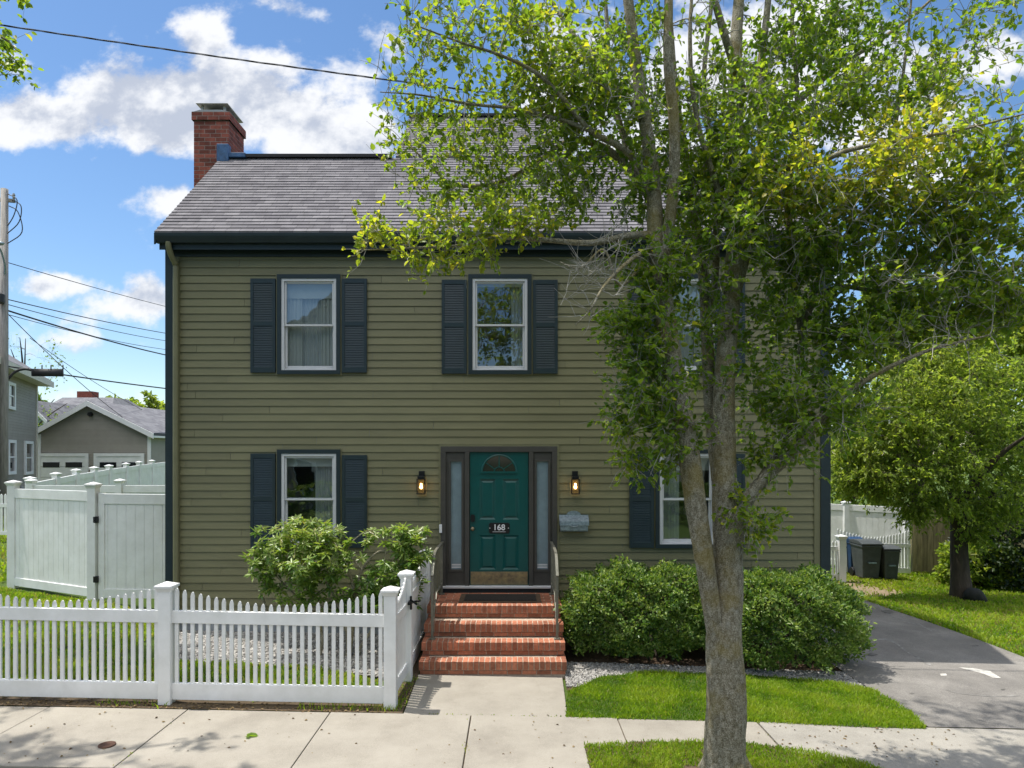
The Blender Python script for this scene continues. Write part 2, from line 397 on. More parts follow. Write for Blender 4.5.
def unit(a):
    return a / (np.linalg.norm(a, axis=1, keepdims=True) + 1e-9)


def leaves(name, P, A, Nn, L, Wd, tint, m, parent=None, fold=0.25, droop=0.2, kind=None, origin=(0, 0, 0)):
    """pointed oval leaves: position, axis, face normal, length, width: two creased quads each"""
    P = np.asarray(P); A = unit(np.asarray(A)); sd = unit(np.cross(A, Nn)); nn = np.cross(sd, A)
    fold = (fold * N.uniform(.1, 1.9, len(P)))[:, None]; droop = (droop * N.uniform(-.6, 2.2, len(P)))[:, None]
    L = np.asarray(L)[:, None]; Wd = np.asarray(Wd)[:, None]
    def at(u, w, h): return P + A * L * u + sd * Wd * w + nn * (Wd * h)
    V = np.stack([at(0, 0, 0), at(.28, -.46, fold), at(.66, -.40, fold - droop * .4), at(1, 0, -droop), at(.66, .40, fold - droop * .4), at(.28, .46, fold)], 1).reshape(-1, 3)
    b = np.arange(len(P))[:, None] * 6
    Fq = np.concatenate([b + np.array([[0, 3, 2, 1]]), b + np.array([[0, 5, 4, 3]])], 0)
    return np_mesh(name, V, Fq, np.repeat(tint, 6), m, parent, kind=kind, origin=origin)


def tubes_np(segs, k=4):
    """many thin tubes: list of (points, radii); returns V, F"""
    Vs = []; Fs = []; o = 0
    ang = np.arange(k) * 2 * np.pi / k
    for pts, rad in segs:
        pts = np.asarray(pts); n = len(pts)
        d = unit(np.gradient(pts, axis=0)); ref = np.array([0.3, 0.5, 0.81]) if abs(d[0] @ np.array([0.3, 0.5, 0.81])) < .9 else np.array([1., 0, 0])
        a = unit(np.cross(d, ref)); b = np.cross(d, a); rad = np.asarray(rad)
        ring = pts[:, None] + (a[:, None] * np.cos(ang)[None, :, None] + b[:, None] * np.sin(ang)[None, :, None]) * rad[:, None, None]
        Vs.append(ring.reshape(-1, 3))
        i = np.arange(n - 1)[:, None] * k; j = np.arange(k)[None]; j2 = (j + 1) % k
        Fs.append(np.stack([i + j, i + j2, i + k + j2, i + k + j], -1).reshape(-1, 4) + o); o += n * k
    return np.concatenate(Vs), np.concatenate(Fs)


def grow(limb_nodes, blobs, seed=1, shoots=5, per_shoot=6, leaf=(0.055, 0.085), wr=0.62, shoot_len=(0.12, 0.3), sag=0.0, jitter=0.06, thin=1.0):
    """grow side branches from the limbs to points inside the blobs, then leafy shoots at each; a blob is
    (centre, radii, number of branches, tint centre, leaf density)"""
    rs = np.random.RandomState(seed)
    T = []
    for c, r, n, tn, dens in blobs:
        q = unit(rs.normal(size=(n, 3))) * (rs.uniform(0, 1, (n, 1)) ** 0.42)
        for p in q: T.append((np.array(c) + p * np.array(r), tn, dens))
    nodes = [(np.array(p), r) for p, r in limb_nodes]
    kd = kdtree.KDTree(len(nodes)); [kd.insert(p, i) for i, (p, r) in enumerate(nodes)]; kd.balance()
    T.sort(key=lambda t: kd.find(t[0])[2])
    segs = []; LP = []; LA = []; LT = []; pend = 0
    for q, (p1, tn, dens) in enumerate(T):
        if pend >= 25:
            kd = kdtree.KDTree(len(nodes)); [kd.insert(p, i) for i, (p, r) in enumerate(nodes)]; kd.balance(); pend = 0
        i0 = kd.find(p1)[1]; p0, r0 = nodes[i0]; d = p1 - p0; Ln = np.linalg.norm(d)
        if Ln > 0.03:
            side = rs.normal(size=3) * Ln * jitter
            t = np.linspace(0, 1, 6)[:, None]
            pts = p0 + d * t + (side + np.array([0, 0, (0.10 - sag) * Ln])) * np.sin(np.pi * t) + rs.normal(size=(6, 3)) * Ln * 0.018 * (t > 0)
            ra = min(r0 * 0.6, 0.005 + 0.012 * Ln) * thin; rb = 0.0034 * thin
            rr = np.linspace(ra, rb, 6); segs.append((pts, rr))
            for k in (2, 3, 5): nodes.append((pts[k], rr[k])); pend += 1
            ax = d / Ln
        else:
            ax = np.array([0, 0, 1.])
        ns = shoots if dens >= 0.99 else max(1, int(round(shoots * max(dens, .4))))
        for s in range(ns):
            dv = ax * 0.6 + rs.normal(size=3) * 0.75 + np.array([0, 0, 0.25 - sag * 3]); dv /= np.linalg.norm(dv)
            sl = rs.uniform(*shoot_len); st = p1 if s < ns * .6 or Ln <= .03 else pts[rs.randint(2, 5)]
            e = st + dv * sl; segs.append((np.array([st, st + dv * sl * .5 + rs.normal(size=3) * sl * .06, e]), np.array([.0028, .002, .0012]) * thin))
            nl = rs.binomial(per_shoot, min(1, dens))
            for k in range(nl):
                u = rs.uniform(.15, 1.0); a2 = dv * .5 + rs.normal(size=3) * .7 + np.array([0, 0, -.15 - sag])
                LP.append(st + dv * sl * u); LA.append(a2); LT.append(tn + rs.normal() * .17)
    n = len(LP)
    LP = np.array(LP); LA = np.array(LA); LT = np.clip(np.array(LT), 0.0, 1.0)
    nr = rs.normal(size=(n, 3)) * .6 + np.array([0, 0, 1.0])
    Lg = rs.uniform(*leaf, n)
    return segs, (LP, LA, nr, Lg, Lg * wr * rs.uniform(.8, 1.15, n), LT)


def limbs_mesh(name, limbs, m, parent, k=12, rough=0.05, flare=None):
    mb = MB(); nodes = []
    for pts, rad in limbs:
        c = catmull(pts, 9); rr = lerp_list(rad, len(c))
        kk = k if max(rad) > .06 else 7
        mb.tube(c, rr, kk, rough=rough if max(rad) > .06 else 0)
        for p, r in list(zip(c, rr))[3:]: nodes.append((np.array(p), r))
    if flare: flare(mb)
    o = mb.build(name, m, parent, smooth=True)
    return o, nodes


# ------------------------------------------------------------------ ground
def grid(name, xs, ys, off, m, kind='structure', hole=None):
    xs = np.asarray(xs); ys = np.asarray(ys)
    X, Y = np.meshgrid(xs, ys); Z = gz(X, Y) + (off(X, Y) if callable(off) else off)
    V = np.stack([X, Y, Z], -1).reshape(-1, 3); nx, ny = len(xs), len(ys)
    i = np.arange(ny - 1)[:, None] * nx; j = np.arange(nx - 1)[None]
    Fq = np.stack([i + j, i + j + 1, i + nx + j + 1, i + nx + j], -1).reshape(-1, 4)
    return struct(np_mesh(name, V, Fq, None, m), kind)


def poly(name, pts, off, m, kind='structure', thick=0.0):
    """flat outline on the ground, optionally a slab"""
    mb = MB(); n = len(pts)
    top = [(x, y, g(x, y) + off) for x, y in pts]
    if thick:
        mb.add(top + [(x, y, z - thick) for x, y, z in top], [tuple(range(n))] + [(i + n, (i + 1) % n + n, (i + 1) % n, i) for i in range(n)])
    else:
        mb.add(top, [tuple(range(n))])
    return struct(mb.build(name, m), kind)


def inpoly(x, y, P):
    P = np.asarray(P); ins = np.zeros(len(x), bool); j = len(P) - 1
    for i in range(len(P)):
        xi, yi = P[i]; xj, yj = P[j]
        c = ((yi > y) != (yj > y)) & (x < (xj - xi) * (y - yi) / (yj - yi + 1e-12) + xi)
        ins ^= c; j = i
    return ins


xs = np.concatenate([[-400, -200, -100, -60, -40, -30], np.arange(-26, 26.1, 0.5), [30, 40, 60, 100, 200, 400]])
ys = np.concatenate([[-300, -100, -50, -30, -20, -14, -9], np.arange(5.22, 30, 0.5), [34, 40, 50, 70, 100, 200, 600]])
grid('ground', xs, ys, lambda X, Y: np.where(Y < 5.3, -0.22, -0.035), M['turf'])
grid('road', np.arange(-60, 61, 4), np.linspace(-3.4, 5.06, 5), -0.17, M['road'])
mb = MB()
for a in np.arange(-30, 30, 3.0):
    lo = [(a, 5.06, g(a, 5) - .3), (a + 2.985, 5.06, g(a + 2.985, 5) - .3), (a + 2.985, 5.2, g(a + 2.985, 5) - .3), (a, 5.2, g(a, 5) - .3)]
    mb.hexa(lo, [(x, y + (.015 if i < 2 else 0), z + .31) for i, (x, y, z) in enumerate(lo)])
struct(mb.build('kerb', M['apron'], bevel=0.01))

# sidewalk slabs
joints = [-16.97, -15.47, -13.97, -12.47, -10.97, -9.47, -7.97, -6.46, -4.96, -3.48, -1.95, -0.44, 1.13, 2.62]
mb = MB()
EDGE = [(x, y) for x, y in [G(585, 745), G(640, 741), G(750, 743), G(800, 750), G(850, 760), G(880, 769)]]
def slab(mbx, pts, off=0.0, th=0.1):
    n = len(pts); dz = R.uniform(-.004, .004)
    top = [(x, y, g(x, y) + off + dz) for x, y in pts]
    mbx.add(top + [(x, y, z - th) for x, y, z in top], [tuple(range(n))] + [(i + n, (i + 1) % n + n, (i + 1) % n, i) for i in range(n)], R.random())
for a, b in zip(joints[:-1], joints[1:]):
    a += .006; b -= .006
    if b < 0.8: slab(mb, [(a, 5.96), (b, 5.96), (b, 7.33), (a, 7.33)])
    elif a < 0.8: slab(mb, [(a, 5.2), (.70, 5.2), (.70, EDGE[0][1] - .02), (b, 6.62), (b, 7.33), (a, 7.33)])
    else: slab(mb, [(a, 6.62), (b, 6.58), (b, 7.31), (a, 7.32)])
struct(mb.build('sidewalk', M['concrete'], bevel=0.006))
poly('sidewalk_bed', [(-17, 5.9), (.72, 5.9), (.72, 6.55), (3, 6.5), (3, 7.36), (-17, 7.36)], -0.02, M['soil'])
poly('driveway_apron', [(2.63, 6.575), (3.0, 6.45), (3.4, 6.15), (3.7, 5.2), (9.5, 5.2), (9.5, 7.2), (4.4, 7.24), (2.63, 7.31)], 0.0, M['apron'], thick=.1)
slm = MB(); slab(slm, [(-1.17, 7.345), (.60, 7.345), (.64, 8.68), (-1.19, 8.68)], -0.008)
struct(slm.build('front_walk', M['concrete'], bevel=0.006))
grid('driveway', np.arange(4.42, 7.5, 0.38), np.linspace(7.25, 14.8, 16), 0.004, M['asphalt'])
pm = MB()
mk = [G(957, 667.6), G(975, 669), G(990, 671.5), G(1001, 678.6), G(993, 678.2), G(979, 673)]
pm.add([(x, y, g(x, y) + .008) for x, y in mk], [tuple(range(6))])
mk = [G(940, 674.3), G(946, 674), G(947, 676), G(941, 676.3)]
pm.add([(x, y, g(x, y) + .008) for x, y in mk], [tuple(range(4))])
struct(pm.build('driveway_paint_marking', M['dust']))
M['seam'] = mat('crack_filler', (0.25, 0.24, 0.225), 0.95, 0.3, 12); M['patch'] = mat('asphalt_patch', (0.125, 0.118, 0.108), 0.95, 0.3, 10)
sm = MB()
for ln, wd_ in (([(872, 640), (884, 639.5), (893, 642), (903, 649), (914, 656), (925, 663), (931, 665)], 1.3), ([(878, 605), (890, 616), (904, 622), (920, 625), (932, 631)], .9), ([(945, 690), (958, 694), (990, 697), (1020, 696)], .5), ([(862, 664), (880, 668), (905, 667)], .6)):
    up_ = []; dn_ = []
    for i, (px, py) in enumerate(ln):
        for f in (0, .5):
            if f and i == len(ln) - 1: continue
            qx = px + f * ((ln[i + 1][0] - px) if f else 0) + R.uniform(-1, 1) * (1 if f else 0); qy = py + f * ((ln[i + 1][1] - py) if f else 0) + R.uniform(-.4, .4)
            w0 = wd_ * R.uniform(.25, 1)
            up_.append(G(qx, qy - w0)); dn_.append(G(qx, qy + w0))
    n_ = len(up_); sm.add([(x, y, g(x, y) + .007) for x, y in up_ + dn_], [(i + n_, i + 1 + n_, i + 1, i) for i in range(n_ - 1)])
struct(sm.build('driveway_crack', M['seam']))
sm = MB()
for px, py, rx, ry in ((888, 612, 7, 2.2), (912, 694, 2.2, .7), (872, 655, 5, 1.5), (975, 646, 4, .8), (1003, 690, 3, .7)):
    o_ = [G(px + rx * math.cos(a) * R.uniform(.7, 1.2), py + ry * math.sin(a) * R.uniform(.7, 1.2)) for a in np.linspace(0, -6.28, 15)[:-1]]
    sm.add([(x, y, g(x, y) + .0075) for x, y in o_], [tuple(range(14))])
struct(sm.build('driveway_stain', M['patch']))
# soil verges and beds
poly('soil_strip', [(-17, 7.36), (-1.2, 7.36), (-1.2, 7.72), (-17, 7.72)], -0.004, M['soil'])
poly('gate_verge', [(-1.42, 7.35), (-1.18, 7.35), (-1.2, 9.6), (-1.42, 9.6)], -0.003, M['soil'])
poly('mulch_bed', [(.66, 8.2), (4.42, 8.4), (4.42, 10.5), (.70, 10.5)], -0.012, M['mulch'])
GR = [(.66, 8.3), (4.41, 8.45), (4.41, 9.1), (3.2, 9.15), (2.1, 9.25), (.72, 9.3)]
poly('gravel_path', GR, -0.006, M['gravelbase'])
GL = [(-4.75, 9.05), (-4.0, 8.98), (-2.6, 8.85), (-1.3, 8.4), (-1.3, 10.5), (-5.15, 10.5)]
poly('gravel_bed', GL, -0.006, M['gravelbase'])
DP = [G(p, q) for p, q in [(832, 592), (868, 600), (905, 592), (890, 580), (860, 574), (828, 574)]]
M['dustsoil'] = ground_mat('bare_soil', ((0.16, 0.115, 0.07), (0.25, 0.19, 0.12), (0.34, 0.27, 0.18)), 4, 60, .8, 60)
poly('bare_soil', DP, -0.016, M['dustsoil'])


LAWN = [G(p, q) for p, q in [(566, 717.5), (640, 719), (760, 722), (850, 727), (926, 729), (915, 716), (895, 702), (872, 690), (835, 683), (760, 676), (650, 672), (600, 677), (569, 692)]]


def pebbles(name, P, n, size, label=None, seed=3, off=0.0):
    rs = np.random.RandomState(seed); P = np.array(P); lo = P.min(0); hi = P.max(0)
    q = rs.uniform(lo, hi, (n * 3, 2)); q = q[inpoly(q[:, 0], q[:, 1], P)]; q = q[~inpoly(q[:, 0], q[:, 1], np.array(LAWN))][:n]; n = len(q)
    base = np.array([(1, 0, 0), (-1, 0, 0), (0, 1, 0), (0, -1, 0), (0, 0, 1), (0, 0, -1), (.62, .62, .5), (-.62, .62, .5), (-.62, -.62, .5), (.62, -.62, .5)])
    fc = np.array([(4, 6, 7), (4, 7, 8), (4, 8, 9), (4, 9, 6), (6, 0, 2), (6, 2, 7), (7, 2, 1), (7, 1, 8), (8, 1, 3), (8, 3, 9), (9, 3, 0), (9, 0, 6), (0, 5, 2), (2, 5, 1), (1, 5, 3), (3, 5, 0)])
    sz = rs.uniform(size[0], size[1], (n, 1, 1)) * np.stack([rs.uniform(.8, 1.3, n), rs.uniform(.7, 1.1, n), rs.uniform(.45, .8, n)], 1)[:, None]
    a = rs.uniform(0, 6.28, n); ca, sa = np.cos(a)[:, None], np.sin(a)[:, None]
    b = base[None] * sz * rs.uniform(.8, 1.2, (n, 10, 1)); x = b[..., 0] * ca - b[..., 1] * sa; y = b[..., 0] * sa + b[..., 1] * ca
    V = np.stack([x + q[:, :1], y + q[:, 1:], b[..., 2] + gz(q[:, 0], q[:, 1])[:, None] + off], -1).reshape(-1, 3)
    Fq = (fc[None] + np.arange(n)[:, None, None] * 10).reshape(-1, 3)
    o = struct(np_mesh(name, V, Fq, np.repeat(rs.uniform(0, 1, n), 10), M['pebble'], smooth=True), 'stuff')
    if label: tag(o, label, 'gravel')
pebbles('pale_gravel', GL, 5200, (.014, .032), 'pale stone gravel in the bed between house wall and picket fence')
pebbles('fine_gravel', GR, 6500, (.007, .017), 'fine grey gravel along the back edge of the front lawn', 5)


def grass(name, P, dens, hgt, label, tint=0.5, seed=1, patch=0.25, dry=0.05, wid=0.005, hole=None):
    rs = np.random.RandomState(seed); P = np.array(P); lo = P.min(0); hi = P.max(0)
    n = int((hi - lo).prod() * dens); q = rs.uniform(lo, hi, (n, 2)); q = q[inpoly(q[:, 0], q[:, 1], P)]
    if hole is not None: q = q[~hole(q[:, 0], q[:, 1])]
    q = q + rs.normal(size=q.shape) * .014; x, y = q.T; n = len(q)
    nz = np.sin(x * 3.1 + 1.3 * np.sin(y * 2.3)) * np.sin(y * 3.7 + 1.7 * np.sin(x * 1.9)) + .5 * np.sin(x * 9 + y * 7) * np.sin(y * 11 - x * 5)
    keep = rs.uniform(0, 1, n) < 0.86 + .3 * nz
    q = q[keep]; x, y = q.T; n = len(q); nz = nz[keep]
    z = gz(x, y) - .008
    h = rs.uniform(.5, 1.25, n) * hgt * (1 + .25 * nz); a = rs.uniform(0, 6.28, n)
    lean = unit(rs.normal(size=(n, 3)) * np.array([1, 1, 0])) * (h * rs.uniform(.15, .85, n))[:, None]
    s = np.stack([np.cos(a), np.sin(a), 0 * a], 1) * wid * rs.uniform(.7, 1.4, (n, 1))
    B = np.stack([x, y, z], 1); up = np.array([0, 0, 1.])
    mid = B + lean * .35 + up * (h * .6)[:, None]; tip = B + lean + up * (h * .92)[:, None]
    V = np.stack([B - s, B + s, mid + s * .8, tip, mid - s * .8], 1).reshape(-1, 3)
    Fq = np.arange(n)[:, None] * 5 + np.array([[0, 1, 2, 4], ]); Ft = np.arange(n)[:, None] * 5 + np.array([[4, 2, 3]])
    t = np.clip(tint + nz * patch + rs.normal(size=n) * .14, 0, .8); t = np.where(rs.uniform(0, 1, n) < dry, 1.0, t)
    Fall = np.concatenate([np.stack([Fq[:, 0], Fq[:, 1], Fq[:, 2]], 1), np.stack([Fq[:, 0], Fq[:, 2], Fq[:, 3]], 1), Ft])
    o = struct(np_mesh(name, V, Fall, np.repeat(t, 5), M['grass']), 'stuff'); tag(o, label, 'grass')


poly('lawn', LAWN, 0.0, M['turf'])
grass('lawn_grass', LAWN, 9000, .05, 'bright green mown grass of the lawn right of the brick steps', .44, 2, .4)
STRIP = [(.72, 5.2)] + EDGE[:1] + EDGE[1:] + [(3.6, 5.2)]
poly('planting_strip', STRIP, -0.002, M['soil'])
grass('strip_grass', STRIP, 9000, .045, 'grass of the planting strip around the foot of the street tree', .5, 3, .3, .1,
      hole=lambda x, y: (x - 1.88) ** 2 + (y - 6.05) ** 2 < .30 ** 2 * (1 + .5 * np.sin(5 * np.arctan2(y - 6.05, x - 1.88))))
LY = [(-9.5, 7.62), (-1.42, 7.62), (-1.42, 8.25), (-2.6, 8.85), (-4.0, 8.98), (-5.3, 9.05), (-5.3, 10.9), (-6.9, 11.4), (-9.3, 12.4), (-14, 12.4), (-14, 10)]
grass('side_yard_grass', LY, 2600, .06, 'grass of the side yard behind the front picket fence', .56, 4, .35, .22, wid=.008)
LF = [(-30, 12.5), (-9.4, 12.5), (-11, 16), (-13, 30), (-30, 30)]
grass('neighbour_grass', LF, 180, .09, 'sunlit grass of the neighbouring yard beyond the white privacy fence', .62, 5, .3, .3, wid=.02)
RB = [(7.47, 9.0), (20, 9.0), (20, 18.4), (7.0, 18.4), (6.6, 15.5), (7.47, 14.9)]
grass('back_lawn_grass', RB, 900, .06, 'sunlit lawn grass right of the driveway around the yard tree', .6, 6, .3, .18, wid=.014,
      hole=lambda x, y: inpoly(x, y, np.array(DP)) & (np.random.RandomState(2).uniform(0, 1, len(x)) < .55 + .4 * np.sin(x * 2.3 + y * 1.7)))
WE = []
rs = np.random.RandomState(9)
wp = [(-5.25 + .03 * i, 7.40 + .02 * math.sin(i)) for i in range(0)]
grass('fence_line_weeds', [(-9, 7.38), (-1.25, 7.38), (-1.25, 7.56), (-9, 7.56)], 900, .06, 'weedy grass tufts along the foot of the picket fence', .5, 8, .2, .15,
      hole=lambda x, y: (np.sin(x * 2.7) + .7 * np.sin(x * 6.1 + 2) < .1))
grass('verge_grass', [(-1.42, 7.4), (-1.19, 7.4), (-1.2, 8.5), (-1.42, 8.5)], 2200, .035, 'thin grass between the white gate and front walk', .5, 10, .2, .25)
grass('joint_grass', [(-.9, 7.325), (.55, 7.325), (.55, 7.35), (-.9, 7.35)], 2500, .018, 'moss and grass growing in the joint of the front walk', .5, 12, .2, .2)

for jx, wx_ in ((-.44, .012), (-3.48, .01), (2.62, .012)):
    grass('joint_weeds', [(jx - wx_, 6.0), (jx + wx_, 6.0), (jx + wx_, 7.33), (jx - wx_, 7.33)], 1500, .022, 'tiny weeds in the paving joint ' + {-.44: 'straight before the front walk', -3.48: 'before the middle fence post', 2.62: 'right of the street tree'}[jx], .5, int(50 + jx * 4), .3, .25,
          hole=lambda x, y: np.sin(y * 9 + jx) < .1)
# ------------------------------------------------------------------ main house
YW = 10.5
def X(px): return (px - 512) / 65.05
def Z(py): return H + (HZ - py) / 65.05
HX0, HX1 = X(166.5), X(829.5)
house = thing('house', 'two storey olive green clapboard house with navy shutters and teal front door', 'house', (-.2, YW, 0))
wins = [(X(278), X(341), Z(374.5), Z(275)), (X(468.5), X(531.5), Z(374.5), Z(275)), (X(655), X(718), Z(374.5), Z(275)),
        (X(278), X(341), Z(548), Z(449.5)), (X(655), X(718), Z(548), Z(449.5))]
door_o = (X(441), X(557), .76, Z(446.5))
ops = wins + [door_o]
CO = 0.118; zb, zt = 0.25, 5.97
w = MB()
nc = int(math.ceil((zt - zb) / CO))
brk = sorted(set([round(zb + i * CO, 5) for i in range(nc)] + [zt] + [z for o in ops for z in o[2:4] if zb < z < zt]))
def sy(z):
    k = ((z - zb) / CO) % 1.0
    return k
for z0, z1 in zip(brk[:-1], brk[1:]):
    if z1 - z0 < 1e-4: continue
    zm = (z0 + z1) / 2; ci = int((zm - zb) // CO); f0 = (z0 - zb) / CO - ci; f1 = (z1 - zb) / CO - ci
    y0 = YW - .019 + .016 * f0; y1 = YW - .019 + .016 * f1
    segs = [(HX0 + .1, HX1 - .1)]
    for o in ops:
        if o[2] < zm < o[3]:
            ns = []
            for a, b in segs:
                if o[1] <= a or o[0] >= b: ns.append((a, b)); continue
                if o[0] > a: ns.append((a, o[0]))
                if o[1] < b: ns.append((o[1], b))
            segs = ns
    rr = random.Random(ci * 7 + 1)
    for a, b in segs:
        cuts = [a] + sorted(c for c in [HX0 + .1 + ((ci % 5) * .73 + k * 3.7 + rr.uniform(0, .4)) % 10.2 for k in range(3)] if a + .2 < c < b - .2) + [b]
        for c0, c1 in zip(cuts[:-1], cuts[1:]):
            t = rr.random(); lift = rr.uniform(0, .0015)
            c1b = c1 + (.0 if c1 == b else -.004)
            vs = [(c0, y0 - lift, z0), (c1b, y0 - lift, z0), (c1b, y1 - lift, z1), (c0, y1 - lift, z1)]
            w.add(vs, [(0, 1, 2, 3)], t)
            if f0 < 1e-3: w.add([(c0, y0 - lift, z0), (c1b, y0 - lift, z0), (c1b, YW, z0 + .003), (c0, YW, z0 + .003)], [(3, 2, 1, 0)], t)
# side and back walls (gable shape, low slope behind)
ZR, YR = 8.25, 12.53
side = [(YW + .0, .25), (17.6, .25), (17.6, 6.6), (YR, ZR - .12), (10.42, 6.0), (YW, 5.97)]
for xx in (HX0 + .01, HX1 - .01):
    w.add([(xx, a, b) for a, b in side], [tuple(range(6))])
w.add([(HX0, 17.6, .25), (HX1, 17.6, .25), (HX1, 17.6, 6.6), (HX0, 17.6, 6.6)], [(3, 2, 1, 0)])
w.build('wall', M['siding'], house)
# rooms seen dimly through the panes
rm = MB()
for (x0, x1, z0, z1) in wins + [(door_o[0], door_o[1], door_o[2], door_o[3])]:
    a, b, c, d_ = x0 - .5, x1 + .5, z0 - .5, z1 + .4
    rm.add([(a, YW + .12, c), (b, YW + .12, c), (b, YW + 1.6, c), (a, YW + 1.6, c), (a, YW + .12, d_), (b, YW + .12, d_), (b, YW + 1.6, d_), (a, YW + 1.6, d_)],
           [(0, 1, 2, 3), (7, 6, 5, 4), (2, 6, 7, 3), (1, 5, 6, 2), (0, 3, 7, 4)])
rm.build('interior_wall', M['room'], house)
fd = MB(); fd.box(HX0 + .03, HX1 - .03, YW + .012, 17.55, -.45, .262); fd.build('foundation', M['foundation'], house)
for x0, x1 in ((HX0, X(175.5)), (X(819.5), HX1)):
    c = MB(); c.box(x0, x1, YW - .045, YW + .10, .22, 5.95); c.build('corner_board', M['navy'], house, bevel=.004)
for x0, x1 in ((X(175.5) + .001, X(180.5)), (X(813.5), X(819.5) - .001)):
    c = MB(); c.box(x0, x1, YW - .030, YW + .02, .235, 5.945); c.build('corner_channel', M['olive_trim'], house)

# windows
def window(x0, x1, z0, z1, shade_h, curtain, sheer=None):
    wr = MB()                                    # olive J-channel and navy casing
    def ring(mbx, a0, a1, b0, b1, t, ya, yb):
        mbx.box(a0, a1, ya, yb, b1 - t, b1); mbx.box(a0, a1, ya, yb, b0, b0 + t)
        mbx.box(a0, a0 + t, ya, yb, b0 + t, b1 - t); mbx.box(a1 - t, a1, ya, yb, b0 + t, b1 - t)
    ring(wr, x0, x1, z0, z1, .062, YW - .055, YW + .06)
    win = wr.build('window', M['navy'], house, bevel=.003)
    ch = MB(); ring(ch, x0 - .016, x1 + .016, z0 - .016, z1 + .016, .0155, YW - .034, YW + .01); ch.build('channel', M['olive_trim'], win)
    a0, a1, b0, b1 = x0 + .063, x1 - .063, z0 + .036, z1 - .063
    fr = MB(); ring(fr, a0, a1, b0, b1, .042, YW - .040, YW + .075)
    zm = (b0 + b1) / 2 + .01
    # upper sash (outside), lower sash (inside), meeting rail
    ring(fr, a0 + .043, a1 - .043, zm - .02, b1 - .043, .028, YW - .012, YW + .024)
    ring(fr, a0 + .043, a1 - .043, b0 + .043, zm + .018, .030, YW + .026, YW + .060)
    fr.box(a0 + .073, a1 - .073, YW + .0265, YW + .0595, b0 + .073, b0 + .098)
    fr.build('frame', M['sash'], win, bevel=.003)
    pn = MB()
    pn.add([(a0 + .07, YW + .006, zm + .0), (a1 - .07, YW + .006, zm), (a1 - .07, YW + .006, b1 - .07), (a0 + .07, YW + .006, b1 - .07)], [(0, 1, 2, 3)])
    pn.add([(a0 + .07, YW + .043, b0 + .09), (a1 - .07, YW + .043, b0 + .09), (a1 - .07, YW + .043, zm), (a0 + .07, YW + .043, zm)], [(0, 1, 2, 3)])
    pn.build('pane', M['pane'], win)
    sh = MB(); sh.box(a0 + .05, a1 - .05, YW + .085, YW + .092, b1 - .06 - shade_h, b1 - .03)
    if curtain:
        for k in range(14):
            for sgn, e in ((1, a0 + .05), (-1, a1 - .05)):
                xx = e + sgn * k * .016
                sh.box(min(xx, xx + sgn * .015), max(xx, xx + sgn * .015), YW + .11 + .012 * math.sin(k * 1.7), YW + .125 + .012 * math.sin(k * 1.7), b0 + .02, b1 - .05)
    sh.build('window_shade', M['shade'], win)
    if sheer:                                    # pleated net curtain behind both sashes
        lo_, hi_, f0_, f1_ = sheer; nn_ = 44; q = MB(); xs_ = np.linspace(a0 + .03 + (a1 - a0 - .06) * f0_, a0 + .03 + (a1 - a0 - .06) * f1_, nn_); ys_ = YW + .15 + .010 * np.sin(np.arange(nn_) * 1.9)
        q.add([(x, y, b0 + (b1 - b0) * lo_) for x, y in zip(xs_, ys_)] + [(x, y, b0 + (b1 - b0) * hi_) for x, y in zip(xs_, ys_)], [(i, i + 1, i + 1 + nn_, i + nn_) for i in range(nn_ - 1)])
        q.build('net_curtain', M['net'], win)
    return win
M['net'] = mat('net_curtain', (0.46, 0.47, 0.48), 0.95, 0.05, 4)
for i, o in enumerate(wins): window(*o, (.22, .04, .25, .14, .2)[i], i in (0, 2), ((0, 1, 0, 1), (0, 1, .72, 1), (0, 1, 0, 1), (0, 1, .56, 1), (0, 1, 0, .4))[i])

# shutters
def shutter(x0, x1, z0, z1):
    s = MB(); ya, yb = YW - .055, YW - .020; st = .045; zm = z0 + (z1 - z0) * .52
    s.box(x0, x0 + st, ya, yb, z0, z1); s.box(x1 - st, x1, ya, yb, z0, z1)
    for a, b in ((z0, z0 + .085), (zm - .035, zm + .035), (z1 - .07, z1)): s.box(x0 + st, x1 - st, ya, yb, a, b)
    s.box(x0 + st, x1 - st, yb - .006, yb + .001, z0 + .085, z1 - .07)
    for a, b in ((z0 + .085, zm - .035), (zm + .035, z1 - .07)):
        n = int((b - a) / .036)
        for k in range(n):
            zz = a + (k + .5) * (b - a) / n; h = (b - a) / n
            s.add([(x0 + st, ya + .006, zz - h * .5), (x1 - st, ya + .006, zz - h * .5), (x1 - st, ya + .013, zz + h * .48), (x0 + st, ya + .013, zz + h * .48),
                   (x0 + st, ya + .016, zz - h * .54), (x1 - st, ya + .016, zz - h * .54)], [(0, 1, 2, 3), (4, 5, 1, 0)])
    s.build('shutter', M['shutter'], house, bevel=.0025)
for a, b, c, d_ in [(251.6, 276.4, 373, 279.3), (342.6, 367.4, 373, 279.3), (442, 466.8, 374, 280.5), (533, 557.5, 374, 280.5), (629, 653.5, 373.5, 279.5), (719.5, 744, 373.5, 279.5),
                    (251.6, 276.2, 547.5, 453.5), (342.8, 367.6, 547.5, 455), (629, 653.3, 547.5, 453.8), (719.5, 744, 547.5, 453.8)]:
    shutter(X(a), X(b), Z(c), Z(d_))

